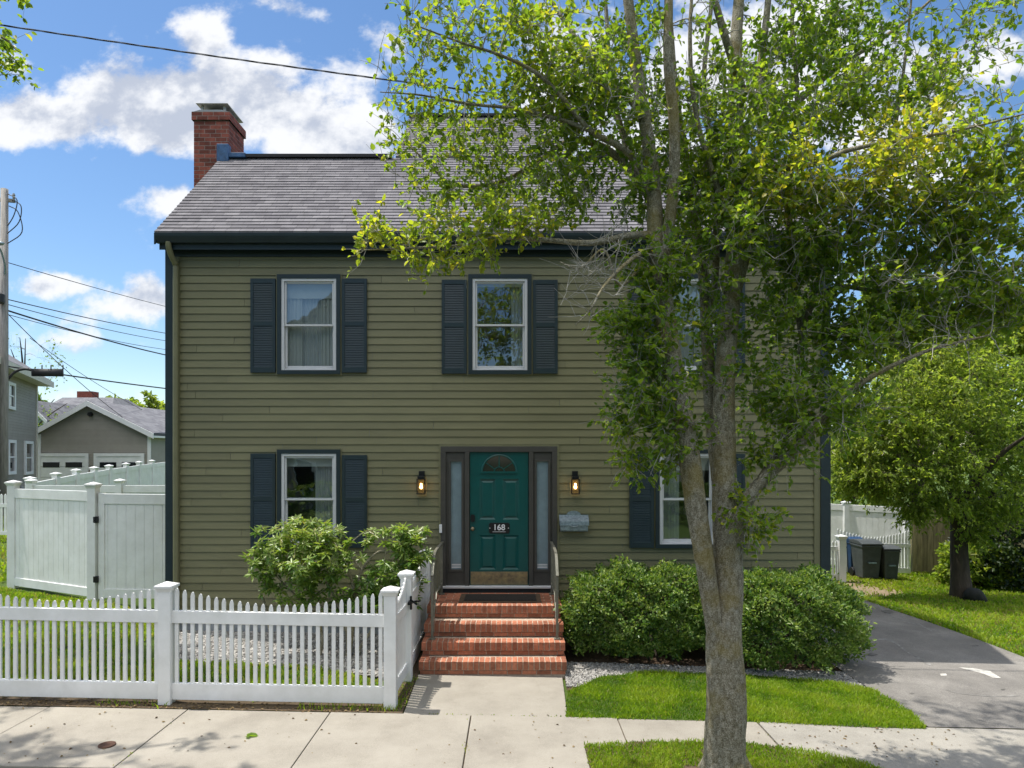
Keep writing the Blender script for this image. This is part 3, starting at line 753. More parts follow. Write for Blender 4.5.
# door unit
dx0, dx1, dz0, dz1 = X(470), X(528.3), .80, Z(452.3)
surr = MB()
ya, yb = YW - .05, YW + .05
surr.box(door_o[0], door_o[1], ya, yb, dz1 + .005, door_o[3])
for a, b in ((X(441), X(446)), (X(465), X(469.5)), (X(528.8), X(533.3)), (X(552), X(557))): surr.box(a, b, ya, yb, .79, dz1 + .0045)
for a, b, ga, gb in ((X(446) + .001, X(465) - .001, X(451), X(461.6)), (X(533.3) + .001, X(552) - .001, X(536.7), X(548))):
    g0, g1 = Z(569.2), Z(461.5); sl = MB()
    sl.box(a, b, YW - .02, YW + .04, .79, g0); sl.box(a, b, YW - .02, YW + .04, g1, dz1)
    sl.box(a, ga, YW - .02, YW + .04, g0, g1); sl.box(gb, b, YW - .02, YW + .04, g0, g1)
    for (u0, u1, v0, v1) in ((ga - .035, gb + .035, g1, g1 + .035), (ga - .035, gb + .035, g0 - .035, g0), (ga - .035, ga, g0, g1), (gb, gb + .035, g0, g1)):
        sl.box(u0, u1, YW - .034, YW - .0205, v0, v1)
    slo = sl.build('sidelight', M['brown'], house, bevel=.003)
    p_ = MB(); p_.box(ga, gb, YW + .0, YW + .012, Z(569.2), Z(461.5)); p_.build('pane', M['frost'], slo)
    p_ = MB()
    for k, q in enumerate((565.5, 568.0)): p_.box(ga + .01, gb - .01, YW - .004, YW - .0005, Z(q), Z(q - 1.6))
    p_.build('sticker', M['sash'], slo)
surr.build('door_surround', M['brown'], house, bevel=.004)
ch = MB()
ch.box(door_o[0] - .03, door_o[0] - .001, YW - .035, YW + .01, .8, door_o[3] + .03); ch.box(door_o[1] + .001, door_o[1] + .03, YW - .035, YW + .01, .8, door_o[3] + .03)
ch.box(door_o[0], door_o[1], YW - .035, YW + .01, door_o[3] + .001, door_o[3] + .03)
ch.build('door_channel', M['olive_trim'], house)
th = MB(); th.box(door_o[0], door_o[1], YW - .10, YW + .02, .765, .797); th.build('door_sill', M['sash'], house, bevel=.005)
kb = MB(); kb.box(door_o[0], door_o[1], YW - .06, YW + .02, .55, .764); kb.build('riser_board', M['navy'], house)

yd = YW - .012                                   # door face
d = MB()
def panel(mbx, a, b, c, e):                      # raised panel: sunk groove, bevelled field
    t = .028
    for (p, q) in (((a, c, b, c, 1), 0),): pass
    o = [(a, yd, c), (b, yd, c), (b, yd, e), (a, yd, e)]
    i1 = [(a + t, yd + .016, c + t), (b - t, yd + .016, c + t), (b - t, yd + .016, e - t), (a + t, yd + .016, e - t)]
    i2 = [(a + 2 * t, yd + .002, c + 2 * t), (b - 2 * t, yd + .002, c + 2 * t), (b - 2 * t, yd + .002, e - 2 * t), (a + 2 * t, yd + .002, e - 2 * t)]
    fs = [(k, (k + 1) % 4, (k + 1) % 4 + 4, k + 4) for k in range(4)] + [(k + 4, (k + 1) % 4 + 4, (k + 1) % 4 + 8, k + 8) for k in range(4)] + [(8, 9, 10, 11)]
    mbx.add(o + i1 + i2, fs)
cx = (dx0 + dx1) / 2
pcols = [(dx0 + .145, cx - .055), (cx + .055, dx1 - .145)]
prow = [(Z(569.5), Z(535)), (Z(519.5), Z(479))]
# door face split into cells so that the panels are real recesses
xsplit = [dx0, pcols[0][0], pcols[0][1], pcols[1][0], pcols[1][1], dx1]; zsplit = [dz0, prow[0][0], prow[0][1], prow[1][0], prow[1][1], dz1]
for i in range(5):
    for j in range(5):
        a, b, c, e = xsplit[i], xsplit[i + 1], zsplit[j], zsplit[j + 1]
        if i in (1, 3) and j in (1, 3): panel(d, a, b, c, e)
        else: d.add([(a, yd, c), (b, yd, c), (b, yd, e), (a, yd, e)], [(0, 1, 2, 3)])
d.add([(dx0, yd, dz0), (dx1, yd, dz0), (dx1, yd, dz1), (dx0, yd, dz1), (dx0, yd + .045, dz0), (dx1, yd + .045, dz0), (dx1, yd + .045, dz1), (dx0, yd + .045, dz1)],
      [(0, 4, 5, 1), (1, 5, 6, 2), (2, 6, 7, 3), (3, 7, 4, 0), (4, 7, 6, 5)])
dob = d.build('door', M['door'], house)
fan = MB(); fz, fr_ = Z(472.3), .265
arc = [(cx + fr_ * math.cos(t), fz + fr_ * math.sin(t)) for t in np.linspace(0, math.pi, 25)]
fan.prism(arc, 1, yd - .006, yd + .003); fan.build('fanlight_pane', M['darkpane'], dob)
ft = MB()
ft.tube([(a, yd - .006, b) for a, b in arc], .017, 6); ft.bar((cx - fr_ - .02, yd - .007, fz), (cx + fr_ + .02, yd - .007, fz), .028, .03)
for t in (math.radians(36), math.radians(90), math.radians(144)):
    ft.bar((cx + .075 * math.cos(t), yd - .007, fz + .075 * math.sin(t)), (cx + fr_ * math.cos(t), yd - .007, fz + fr_ * math.sin(t)), .014, .012)
ft.tube([(cx + .08 * math.cos(t), yd - .007, fz + .08 * math.sin(t)) for t in np.linspace(0, math.pi, 13)], .009, 6)
ft.build('fanlight_frame', M['door'], dob)
kp = MB(); kp.box(dx0 + .01, dx1 - .01, yd - .005, yd - .001, .81, Z(571.5)); kp.build('kick_plate', M['brass'], dob)
hd = MB(); hx = X(472.8); hz = Z(518)
hd.prism([(hx + .032 * sx, hz + .055 * sz) for sx, sz in ((-.6, -1), (.6, -1), (1, -.7), (1, .7), (.6, 1), (-.6, 1), (-1, .7), (-1, -.7))], 1, yd - .03, yd - .001)
hd.build('keypad_lock', M['black'], dob)
hd = MB(); hd.lathe([(.028, -.001), (.03, -.008), (.012, -.012), (.012, -.035), (.026, -.042), (.031, -.056), (.022, -.07), (.002, -.074)], (hx, yd, Z(528.5)), 16, axis='y')
hd.build('door_knob', M['brass'], dob, smooth=True)
pl = MB(); pa, pb, pc, pd_ = X(489), X(509.6), Z(533.2), Z(522.7); q = .018
pl.prism([(pa + q, pc), (pb - q, pc), (pb, pc + q), (pb, pd_ - q), (pb - q, pd_), (pa + q, pd_), (pa, pd_ - q), (pa, pc + q)], 1, yd - .014, yd - .0005)
pl.build('number_plate', M['black'], dob, bevel=.002)
tx = bpy.data.curves.new('house_number', 'FONT'); tx.body = '168'; tx.size = .125; tx.align_x = 'CENTER'; tx.align_y = 'CENTER'; tx.extrude = .002; tx.offset = .002
to = bpy.data.objects.new('house_number', tx); C.objects.link(to)
bpy.context.view_layer.update()
dg = bpy.context.evaluated_depsgraph_get(); tm = bpy.data.meshes.new_from_object(to.evaluated_get(dg)); bpy.data.objects.remove(to)
tv = MB(); tv.add([(cx + v.co.x, yd - .0165 - v.co.z, (pc + pd_) / 2 + v.co.y + .008) for v in tm.vertices], [tuple(p.vertices) for p in tm.polygons])
tv.box(cx - .10, cx + .10, yd - .0165, yd - .0145, pc + .022, pc + .027)
for s_ in (-1, 1): tv.lathe([(.008, -.0145), (.006, -.019), (.001, -.02)], (cx + s_ * .142, yd, (pc + pd_) / 2), 10, axis='y')
tv.build('house_number', M['farwhite'], dob)
db = MB(); db.box(X(441) - .02, X(441) + .022, YW - .076, YW - .051, Z(532.5), Z(524)); db.build('doorbell', M['farwhite'], house, bevel=.006)

# eaves, gutter, roof
RX0, RX1 = HX0 - .03, HX1 + .03
ev = MB(); ev.box(RX0 + .02, RX1 - .02, 10.32, YW + .05, 5.945, 5.975); ev.box(RX0 + .02, RX1 - .02, 10.305, 10.319, 5.90, 6.11)
ev.box(HX0 + .02, HX1 - .02, YW - .04, YW + .02, 5.84, 5.944); ev.build('eave', M['navy'], house)
gt = MB()
prof = [(10.304, 6.105), (10.304, 5.985), (10.235, 5.985), (10.205, 6.04), (10.19, 6.075), (10.185, 6.115), (10.20, 6.115), (10.215, 6.05), (10.245, 5.997), (10.29, 5.997), (10.29, 6.105)]
gt.prism(prof, 0, RX0, RX1); gt.build('gutter', M['navy'], house)
ds = MB()
ds.tube(catmull([(X(176.5), 10.25, 6.0), (X(176.5), 10.26, 5.92), (X(177.2), 10.33, 5.80), (X(178.3), 10.41, 5.70), (X(178.3), 10.42, 5.55), (X(178.3), 10.42, 3), (X(178.3), 10.42, .35), (X(178.3), 10.33, .18)], 5), .042, 10)
ds.build('downspout', M['olive_trim'], house, smooth=True)
def uv_plane(o, fn):
    me = o.data; uvl = me.uv_layers.new(name='UVMap'); b = Vector(o['base'])
    for lp in me.loops: uvl.data[lp.index].uv = fn(me.vertices[lp.vertex_index].co + b)
def shingles(name, x0, x1, y0, z0, y1, z1, parent, m, exp=.118, thick=.012, under=.05):
    L = math.hypot(y1 - y0, z1 - z0); n = max(1, round(L / exp)); uy, uz = (y1 - y0) / L, (z1 - z0) / L; ny, nz_ = -uz, uy
    mbx = MB(); rr = random.Random(3)
    for k in range(n):
        s0, s1 = L * k / n, L * (k + 1) / n
        a = (y0 + uy * s0 + ny * thick, z0 + uz * s0 + nz_ * thick); b = (y0 + uy * s1, z0 + uz * s1); c = (y0 + uy * s0, z0 + uz * s0)
        nx = max(1, int((x1 - x0) / .9)); ex = [x0 + (x1 - x0) * i / nx for i in range(nx + 1)]
        wv = [rr.uniform(-.003, .003) for _ in ex]
        for i in range(nx):
            p, q_ = ex[i], ex[i + 1]
            mbx.add([(p, a[0], a[1] + wv[i]), (q_, a[0], a[1] + wv[i + 1]), (q_, b[0], b[1]), (p, b[0], b[1]), (p, c[0], c[1] - .004), (q_, c[0], c[1] - .004)], [(0, 1, 2, 3), (4, 5, 1, 0)])
    # deck under the shingles
    mbx.add([(x0, y0, z0 - .005), (x1, y0, z0 - .005), (x1, y1, z1 - .005), (x0, y1, z1 - .005), (x0, y0, z0 - under), (x1, y0, z0 - under), (x1, y1, z1 - under), (x0, y1, z1 - under)],
            [(4, 7, 6, 5), (0, 4, 5, 1), (1, 5, 6, 2), (2, 6, 7, 3), (3, 7, 4, 0)])
    o = mbx.build(name, m, parent)
    uv_plane(o, lambda p: (p.x, math.hypot(p.y - y0, p.z - z0)))
    return o
roof = shingles('roof', RX0, RX1, 10.20, 6.135, YR, ZR, house, M['shingle'])
rb_ = MB(); rb_.add([(RX0, YR, ZR), (RX1, YR, ZR), (RX1, 17.9, 6.5), (RX0, 17.9, 6.5), (RX0, YR, ZR - .1), (RX1, YR, ZR - .1), (RX1, 17.9, 6.4), (RX0, 17.9, 6.4)],
                    [(0, 1, 2, 3), (4, 7, 6, 5), (1, 5, 6, 2), (2, 6, 7, 3), (3, 7, 4, 0)])
o = rb_.build('rear_slope', M['shingle'], roof); uv_plane(o, lambda p: (p.x, p.y))
for xa, xb in ((RX0 + .02, -2.2), (1.2, RX1 - .02)):
    rv = MB(); rv.box(xa, xb, YR - .10, YR + .16, ZR - .02, ZR + .035); rv.build('ridge_vent', M['ridge'], roof)
up = shingles('raised_roof', -2.13, 1.1, YR - .02, ZR + .02, 14.3, 9.88, house, M['shingle'])
for xx, sg in ((-2.13, 1), (1.1, -1)):
    ck = MB(); ck.prism([(YR + .02, ZR - .3), (15.8, ZR - 1.4), (15.8, 8.4), (14.3, 9.82), (YR + .03, ZR + .03)], 0, xx + sg * .03, xx + sg * .06); ck.build('cheek', M['shingle'], up)
rr_ = MB(); rr_.box(-2.15, 1.12, 14.2, 14.42, 9.86, 9.91); rr_.build('ridge_vent', M['ridge'], up)
bk = shingles('rear_slope', -2.13, 1.1, 15.9, 8.3, 14.32, 9.88, up, M['shingle'])
for xx in (RX0 - .012, RX1 - .012):
    rk = MB(); rk.prism([(10.21, 6.09), (10.21, 5.95), (YR, ZR - .22), (YR, ZR - .05)], 0, xx, xx + .024); rk.build('rake_board', M['navy'], house)

# chimney of laid bricks
def brick_box(x0, x1, y0, y1, z0, z1, mb_b, mb_m, course=.0755, bl=.203, rr=random.Random(5), left=True):
    mb_m.box(x0 + .002, x1 - .002, y0 + .002, y1 - .002, z0, z1)
    n = round((z1 - z0) / course)
    for k in range(n):
        za = z0 + (z1 - z0) * k / n; zc = za + (z1 - z0) / n - .011; off = 0 if k % 2 else bl / 2
        for axis, a0, a1 in (('x', x0, x1), ('y', y0, y1)):
            e = a0 - off
            while e < a1 - .01:
                p, q = max(a0, e), min(a1, e + bl - .011)
                if q - p > .03:
                    t = rr.random()
                    if axis == 'x':
                        mb_b.box(p, q, y0, y0 + .05, za, zc, t); mb_b.box(p, q, y1 - .05, y1, za, zc, t)
                    else:
                        mb_b.box(x1 - .05, x1 + .0005, max(p, y0 + .051), min(q, y1 - .051), za, zc, t)
                        mb_b.box(x0 - .0005, x0 + .05, max(p, y0 + .051), min(q, y1 - .051), za, zc, t)
                e += bl
cx0, cx1, cy0, cy1 = -5.85, -5.21, 12.56, 13.27
mbk = MB(); mmo = MB()
brick_box(cx0, cx1, cy0, cy1, 5.0, 8.95, mbk, mmo); brick_box(cx0 - .03, cx1 + .03, cy0 - .03, cy1 + .03, 8.952, 9.103, mbk, mmo)
mmo.box(cx0 + .01, cx1 - .01, cy0 + .01, cy1 - .01, -.2, 5.0)
chim = mbk.build('chimney', M['chimbrick'], house); mmo.build('mortar', M['chimmortar'], chim)
cr = MB(); cr.prism([(cx0 - .02, 9.10), (cx1 + .02, 9.10), (cx1 - .12, 9.14), (cx0 + .12, 9.14)], 1, cy0 - .02, cy1 + .02)
cr.box(cx0 + .14, cx1 - .14, cy0 + .14, cy1 - .14, 9.13, 9.20); cr.build('crown_wash', M['foundation'], chim)
cc = MB()
px0, px1, py0, py1 = cx0 + .03, cx1 - .02, cy0 + .0, cy1 + .03
pz = 9.27; my = (py0 + py1) / 2
cc.add([(px0, py0, pz), (px1, py0, pz), (px1, py1, pz), (px0, py1, pz), (px0 + .2, my, pz + .035), (px1 - .2, my, pz + .035), (px0 + .01, py0 + .01, pz - .012), (px1 - .01, py0 + .01, pz - .012), (px1 - .01, py1 - .01, pz - .012), (px0 + .01, py1 - .01, pz - .012)],
       [(0, 1, 5, 4), (1, 2, 5), (2, 3, 4, 5), (3, 0, 4), (6, 9, 8, 7), (0, 6, 7, 1), (1, 7, 8, 2), (2, 8, 9, 3), (3, 9, 6, 0)])
for xx in (px0 + .09, px1 - .09):
    for yy in (py0 + .09, py1 - .09): cc.box(xx - .018, xx + .018, yy - .018, yy + .018, 9.12, pz - .011)
cc.build('chimney_cap', M['capmetal'], chim)
fl = MB(); fl.box(RX0 - .02, cx1 + .06, YR - .14, cy0 - .035, ZR - .12, ZR + .20); fl.box(RX0, cx1 + .36, YR - .12, YR + .02, ZR - .03, ZR + .05); fl.build('flashing', M['flash'], chim, bevel=.008)

# wall lanterns
def lantern(px, label):
    x = X(px); zt_, zb_ = Z(471), Z(493.8)
    t = thing('wall_lantern', label, 'wall lamp', (x, YW, zb_), 'pair of lanterns flanking the front door')
    b = MB(); b.box(x - .045, x + .045, YW - .045, YW - .015, zt_ - .12, zt_); b.box(x - .05, x + .05, YW - .15, YW - .03, zt_ - .115, zt_ - .075); b.build('bracket', M['black'], t, bevel=.004)
    f = MB(); h0, h1 = zb_, zt_ - .116; y0, y1 = YW - .155, YW - .04
    for xx in (x - .062, x + .052):
        for yy in (y0, y1 - .01): f.box(xx, xx + .01, yy, yy + .01, h0, h1)
    for zz in (h0, h1 - .012):
        f.box(x - .062, x + .062, y0 + .0105, y1 - .0105, zz, zz + .0115)
        f.box(x - .0515, x + .0515, y0, y0 + .0105, zz, zz + .0115)
    f.build('cage', M['black'], t)
    gl_ = MB(); gl_.lathe([(.0405, h0 + .013), (.041, h1 - .02)], (x, YW - .0975, 0), 16)
    gl_.f = gl_.f[:-2]; gl_.build('glass', M['lampglass'], t, smooth=True)
    bu = MB(); zc = h0 + .115
    bu.lathe([(.004, zc - .035), (.014, zc - .03), (.022, zc - .015), (.022, zc), (.015, zc + .02), (.013, zc + .05)], (x, YW - .0975, 0), 16); bu.build('bulb', M['bulb'], t, smooth=True)
M['lampglass'] = glass_mat('lamp_glass', 1.35, (.97, .93, .86)); M['bulb'] = emit_mat('bulb_glow', (1.0, .56, .20), 9)
lantern(422, 'black glass wall lantern left of the front door, above the gate'); lantern(574.8, 'black glass wall lantern above the metal mailbox')

# mailbox on the wall
mbx0, mbx1, mz0, mz1 = X(559), X(588), Z(531), Z(515.5)
mx = (mbx0 + mbx1) / 2
t = thing('mailbox', 'galvanised metal mailbox with arched back plate beside the front door', 'mailbox', (mx, YW, mz0))
b = MB(); b.prism([(YW - .02, mz0 + .02), (YW - .11, mz0), (YW - .13, mz0 + .02), (YW - .135, mz1 - .08), (YW - .02, mz1)], 0, mbx0 + .015, mbx1 - .015); b.build('body', M['galv'], t, bevel=.006)
b = MB(); b.prism([(YW - .021, mz1 + .01), (YW - .145, mz1 - .075), (YW - .150, mz1 - .14), (YW - .145, mz1 - .14), (YW - .140, mz1 - .085), (YW - .021, mz1 - .004)], 0, mbx0, mbx1); b.build('lid', M['galv'], t, bevel=.003)
arcp = [(mbx0, mz1 - .02), (mbx1, mz1 - .02), (mbx1, mz1 + .015)] + [(mx + .11 * math.cos(a), mz1 + .012 + .062 * math.sin(a)) for a in np.linspace(0, math.pi, 14)] + [(mbx0, mz1 + .015)]
b = MB(); b.prism(arcp, 1, YW - .03, YW - .02); b.build('back_plate', M['galv'], t)
b = MB(); b.tube([(mx - .06, YW - .147, mz1 - .145), (mx, YW - .152, mz1 - .16), (mx + .06, YW - .147, mz1 - .145)], .007, 6); b.build('handle', M['galv'], t)

# ------------------------------------------------------------------ brick steps, rails, doormat
SX0, SX1 = -1.19, .70
steps = thing('brick_steps', 'red brick front steps with four rowlock edged treads', 'steps', ((SX0 + SX1) / 2, 9.2, 0))
fronts = [8.67, 8.93, 9.19, 9.52]; tops = [.175, .35, .525, .70]
rr = random.Random(21)
for k, (yf, zt_) in enumerate(zip(fronts, tops)):
    b = MB(); m_ = MB(); yb_ = fronts[k + 1] if k < 3 else 10.43
    z0 = zt_ - .175
    m_.box(SX0 + .005, SX1 - .005, yf + .007, yb_ + .25 if k < 3 else yb_, zt_ - .110, zt_ - .005); m_.box(SX0 + .019, SX1 - .019, yf + .024, yb_ + .25 if k < 3 else yb_, z0 - (.3 if k == 0 else -.003), zt_ - .1105)
    n = 27; wd = (SX1 - SX0) / n
    for i in range(n):                            # rowlock course with slight nosing
        a = SX0 + i * wd; j = rr.uniform(-.003, .003); dz = rr.uniform(-.0025, .002)
        b.box(a + .006, a + wd - .006, yf + j, yf + .205, zt_ - .105, zt_ + dz, rr.random())
    ns = 10; ws = (SX1 - SX0 - .03) / ns          # stretcher course
    for i in range(ns + (k % 2)):
        a = SX0 + .015 + (i - .5 * (k % 2)) * ws; p, q = max(a, SX0 + .015), min(a + ws, SX1 - .015)
        b.box(p + .005, q - .005, yf + .018 + rr.uniform(-.002, .002), yf + .12, z0 + .008, zt_ - .116, rr.random())
    # side bricks
    for sx in (SX0 + .004, SX1 - .114):
        y = yf + .21
        while y < yb_ + .2 and y < 10.35:
            b.box(sx, sx + .11, y, min(y + .19, 10.42), zt_ - .06, zt_ - .003, rr.random()); b.box(sx, sx + .11, y + .1, min(y + .29, 10.42), zt_ - .125, zt_ - .071, rr.random()); y += .2
            b.box(sx, sx + .11, y - .2, min(y - .01, 10.42), max(z0, zt_ - .175) + .002, zt_ - .136, rr.random())
    if k == 3:                                    # landing paving behind the nosing
        y = yf + .215; r_ = 0
        while y < 10.40:
            x = SX0 + .12 - (.1 if r_ % 2 else 0)
            while x < SX1 - .12:
                p, q = max(x, SX0 + .12), min(x + .195, SX1 - .12)
                if q - p > .03: b.box(p, q, y, min(y + .093, 10.42), zt_ - .05, zt_ - .001 + rr.uniform(-.002, .001), rr.random())
                x += .205
            y += .103; r_ += 1
    st = b.build('tread', M['brick'], steps, bevel=.003); m_.build('mortar', M['mortar'], st)

def handrail(x, label):
    t = thing('handrail', label, 'handrail', (x, 9.1, .35), 'pair of metal rails beside the brick steps')
    path = catmull([(x, 10.44, 1.47), (x, 9.9, 1.475), (x, 9.38, 1.46), (x, 9.2, 1.36), (x, 9.05, 1.20)], 5)
    b = MB()
    for p, q in zip(path[:-1], path[1:]): b.bar(p, q + (q - p) * .08, .036, .020)
    b.build('top_rail', M['rail'], t)
    b = MB(); b.bar((x, 9.08, .34), (x, 9.08, 1.22), .032, .032); b.bar((x, 9.08, .35), (x, 9.08, .365), .08, .08); b.bar((x, 9.08, .98), (x, 9.08, 1.01), .042, .042); b.build('post', M['rail'], t)
    b = MB(); b.bar((x, 10.3, .69), (x, 10.3, 1.465), .032, .032); b.bar((x, 10.3, .70), (x, 10.3, .715), .08, .08); b.build('post', M['rail'], t)
    b = MB(); b.bar((x, 9.09, .50), (x, 9.55, .87), .025, .016); b.bar((x, 9.55, .87), (x, 10.3, .87), .025, .016); b.build('bottom_rail', M['rail'], t)
    for yy in (9.24, 9.42, 9.62, 9.84, 10.06):
        zl = np.interp(yy, [9.09, 9.55, 10.3], [.5, .87, .87]); zu = np.interp(yy, [9.05, 9.2, 9.38, 10.4], [1.19, 1.35, 1.455, 1.465])
        b = MB(); b.bar((x, yy, zl), (x, yy, zu), .014, .014); b.build('baluster', M['rail'], t)
handrail(-1.06, 'grey metal handrail on the gate side of the brick steps'); handrail(.60, 'grey metal handrail on the hedge side of the brick steps')

t = thing('doormat', 'dark rubber doormat with ribbed brown border on the brick landing', 'doormat', (-.2, 9.95, .70))
b = MB(); b.box(-.76, .42, 9.70, 10.28, .702, .712)
b.build('base', M['matedge'], t); b = MB(); b.box(-.69, .35, 9.77, 10.21, .7125, .720)
for i in range(20): b.box(-.67 + i * .05, -.645 + i * .05, 9.80, 10.18, .7205, .725)
b.build('pile', M['mat'], t)

# ------------------------------------------------------------------ white picket fence and gate
def fpost(parent, x, y, h, w=.135, z0=None, dz=0.0):
    z0 = g(x, y) if z0 is None else z0
    b = MB(); b.box(x - w / 2, x + w / 2, y - w / 2, y + w / 2, z0 - .15, z0 + h - .07); p = b.build('post', M['white'], parent, bevel=.006)
    c = MB(); a = w / 2
    for r0, r1, za, zb2 in ((a + .004, a + .022, h - .105, h - .065), (a + .030, a + .030, h - .064, h - .038)):
        c.hexa([(x - r0, y - r0, z0 + za), (x + r0, y - r0, z0 + za), (x + r0, y + r0, z0 + za), (x - r0, y + r0, z0 + za)], [(x - r1, y - r1, z0 + zb2), (x + r1, y - r1, z0 + zb2), (x + r1, y + r1, z0 + zb2), (x - r1, y + r1, z0 + zb2)])
    r0 = a + .024
    c.add([(x - r0, y - r0, z0 + h - .037), (x + r0, y - r0, z0 + h - .037), (x + r0, y + r0, z0 + h - .037), (x - r0, y + r0, z0 + h - .037), (x, y, z0 + h)], [(0, 1, 4), (1, 2, 4), (2, 3, 4), (3, 0, 4), (3, 2, 1, 0)])
    c.build('post_cap', M['white'], p, bevel=.003)
    return p

def picket_panel(parent, A, B, n, top_end, top_mid, rails=((.04, .22), (.88, 1.016)), pw=.04, name='picket_panel', z_off=0.0, mid_at=.5):
    A = Vector((*A, 0)); B = Vector((*B, 0)); dv = (B - A); L = dv.length; dv = dv / L; nv = Vector((-dv.y, dv.x, 0))
    b = MB(); rr = random.Random(int(L * 1000))
    def at(s, off, z): q = A + dv * s + nv * off; return (q.x, q.y, g(q.x, q.y) + z_off + z)
    for i in range(n):
        s = L * (i + .5) / n + rr.uniform(-.002, .002); u = abs((i + .5) / n - mid_at) / max(mid_at, 1 - mid_at); ht = top_mid + (top_end - top_mid) * u ** 1.7
        hw = pw / 2; ty = .011
        ol = [(s - hw, rails[0][1] - .03), (s + hw, rails[0][1] - .03), (s + hw, ht - .045), (s + hw * .55, ht - .012), (s, ht), (s - hw * .55, ht - .012), (s - hw, ht - .045)]
        nn = len(ol)
        b.add([at(a, -ty, z) for a, z in ol] + [at(a, ty, z) for a, z in ol], [tuple(range(nn)), tuple(range(2 * nn - 1, nn - 1, -1))] + [(k, k + nn, (k + 1) % nn + nn, (k + 1) % nn) for k in range(nn)])
    p = b.build(name, M['white'], parent)
    for z0, z1 in rails:
        r_ = MB(); m0 = 8
        for k in range(1):
            lo = [at(0, -.026, z0), at(L, -.026, z0), at(L, .026, z0), at(0, .026, z0)]; hi = [at(0, -.026, z1), at(L, -.026, z1), at(L, .026, z1), at(0, .026, z1)]
            r_.hexa(lo, hi)
        r_.build('rail', M['white'], p, bevel=.004)
    return p
YF = 7.52
fence = thing('picket_fence', 'white vinyl picket fence with scalloped top along the sidewalk', 'fence', (-3.8, YF, .07))
fx = [-6.27, -3.80, -1.335]
for i, x in enumerate([-8.74] + fx): fpost(fence, x, YF, 1.335)
for a, b2 in zip([-8.74] + fx[:-1], fx): picket_panel(fence, (a + .068, YF), (b2 - .068, YF), 27, 1.275, 1.10)
gate = thing('picket_gate', 'white picket gate with black latch between two square posts by the front walk', 'gate', (-1.32, 7.6, .03))
gp = picket_panel(gate, (-1.325, YF + .09), (-1.30, 8.355), 10, 1.30, 1.12, rails=((.10, .24), (.86, .97)), pw=.05, mid_at=.35)
gp.name = 'gate_panel'
la = MB(); lx, ly, lz = -1.235, 8.36, 1.0
la.box(lx - .03, lx + .02, ly - .09, ly + .03, lz - .02, lz + .02); la.bar((lx, ly - .02, lz + .075), (lx, ly, lz - .09), .025, .03); la.bar((lx + .0, ly, lz), (lx + .12, ly - .02, lz + .02), .02, .02); la.bar((lx + .01, ly - .05, lz + .03), (lx + .08, ly - .05, lz - .02), .02, .02)
la.build('latch', M['black'], gate, bevel=.004)
sf = thing('picket_fence', 'white picket fence run from the gate back to the brick steps', 'fence', (-1.3, 9.2, .03))
fpost(sf, -1.30, 8.43, 1.36); fpost(sf, -1.30, 10.3, 1.36)
picket_panel(sf, (-1.30, 8.50), (-1.30, 10.23), 22, 1.32, 1.16, pw=.055, mid_at=.3)

# ------------------------------------------------------------------ white privacy fences on the left
def privacy_panel(parent, A, B, z0a, z0b, h, name='fence_panel', m='white', gate_=False):
    A = Vector(A); B = Vector(B); dv = (B - A); L = dv.length; dv = dv / L; nv = Vector((-dv.y, dv.x))
    def at(s, off, z): q = A + dv * s + nv * off; zz = z0a + (z0b - z0a) * s / L; return (q.x, q.y, zz + z)
    b = MB(); n = max(2, round(L / .155)); w_ = L / n
    for i in range(n):
        s0, s1 = i * w_ + .004, (i + 1) * w_ - .004
        b.hexa([at(s0, -.012, .14), at(s1, -.012, .14), at(s1, .012, .14), at(s0, .012, .14)], [at(s0, -.012, h - .1), at(s1, -.012, h - .1), at(s1, .012, h - .1), at(s0, .012, h - .1)])
    b.hexa([at(0, -.004, .14), at(L, -.004, .14), at(L, .004, .14), at(0, .004, .14)], [at(0, -.004, h - .1), at(L, -.004, h - .1), at(L, .004, h - .1), at(0, .004, h - .1)])
    p = b.build(name, M[m], parent)
    for za, zb2 in ((.04, .19), (h - .18, h - .01)):
        r_ = MB(); r_.hexa([at(0, -.028, za), at(L, -.028, za), at(L, .028, za), at(0, .028, za)], [at(0, -.028, zb2), at(L, -.028, zb2), at(L, .028, zb2), at(0, .028, zb2)]); r_.build('rail', M[m], p, bevel=.004)
    if gate_:
        for sx in ((0, .10), (L - .10, L)):
            r_ = MB(); r_.hexa([at(sx[0], -.03, .02), at(sx[1], -.03, .02), at(sx[1], .03, .02), at(sx[0], .03, .02)], [at(sx[0], -.03, h), at(sx[1], -.03, h), at(sx[1], .03, h), at(sx[0], .03, h)]); r_.build('stile', M[m], p, bevel=.004)
        for zz in (.35, h - .45):
            q = at(-.03, -.05, zz); r_ = MB(); r_.box(q[0] - .035, q[0] + .045, q[1] - .02, q[1] + .015, q[2] - .05, q[2] + .06); r_.build('hinge', M['black'], p, bevel=.004)
    return p
A1, A2 = (-9.2, 12.6), (-7.05, 11.5); ga, gb_ = .36, .37
pf = thing('privacy_fence', 'tall white vinyl privacy fence panel angled between two capped posts', 'fence', (-8.1, 12, .36))
fpost(pf, *A1, 1.98, .14, ga); fpost(pf, *A2, 1.98, .14, gb_)
dv = (Vector(A2) - Vector(A1)).normalized() * .07
privacy_panel(pf, Vector(A1) + dv, Vector(A2) - dv, ga, gb_, 1.83)
pg = thing('privacy_gate', 'white vinyl privacy gate with black hinges beside the house corner', 'gate', (-6.1, 11.5, .36))
privacy_panel(pg, (-6.95, 11.5), (-5.42, 11.5), .36, .34, 1.80, gate_=True, name='gate_panel')
b = MB(); b.box(-5.405, -5.34, 11.44, 11.56, .1, 2.2); b.build('jamb', M['white'], pg, bevel=.005)
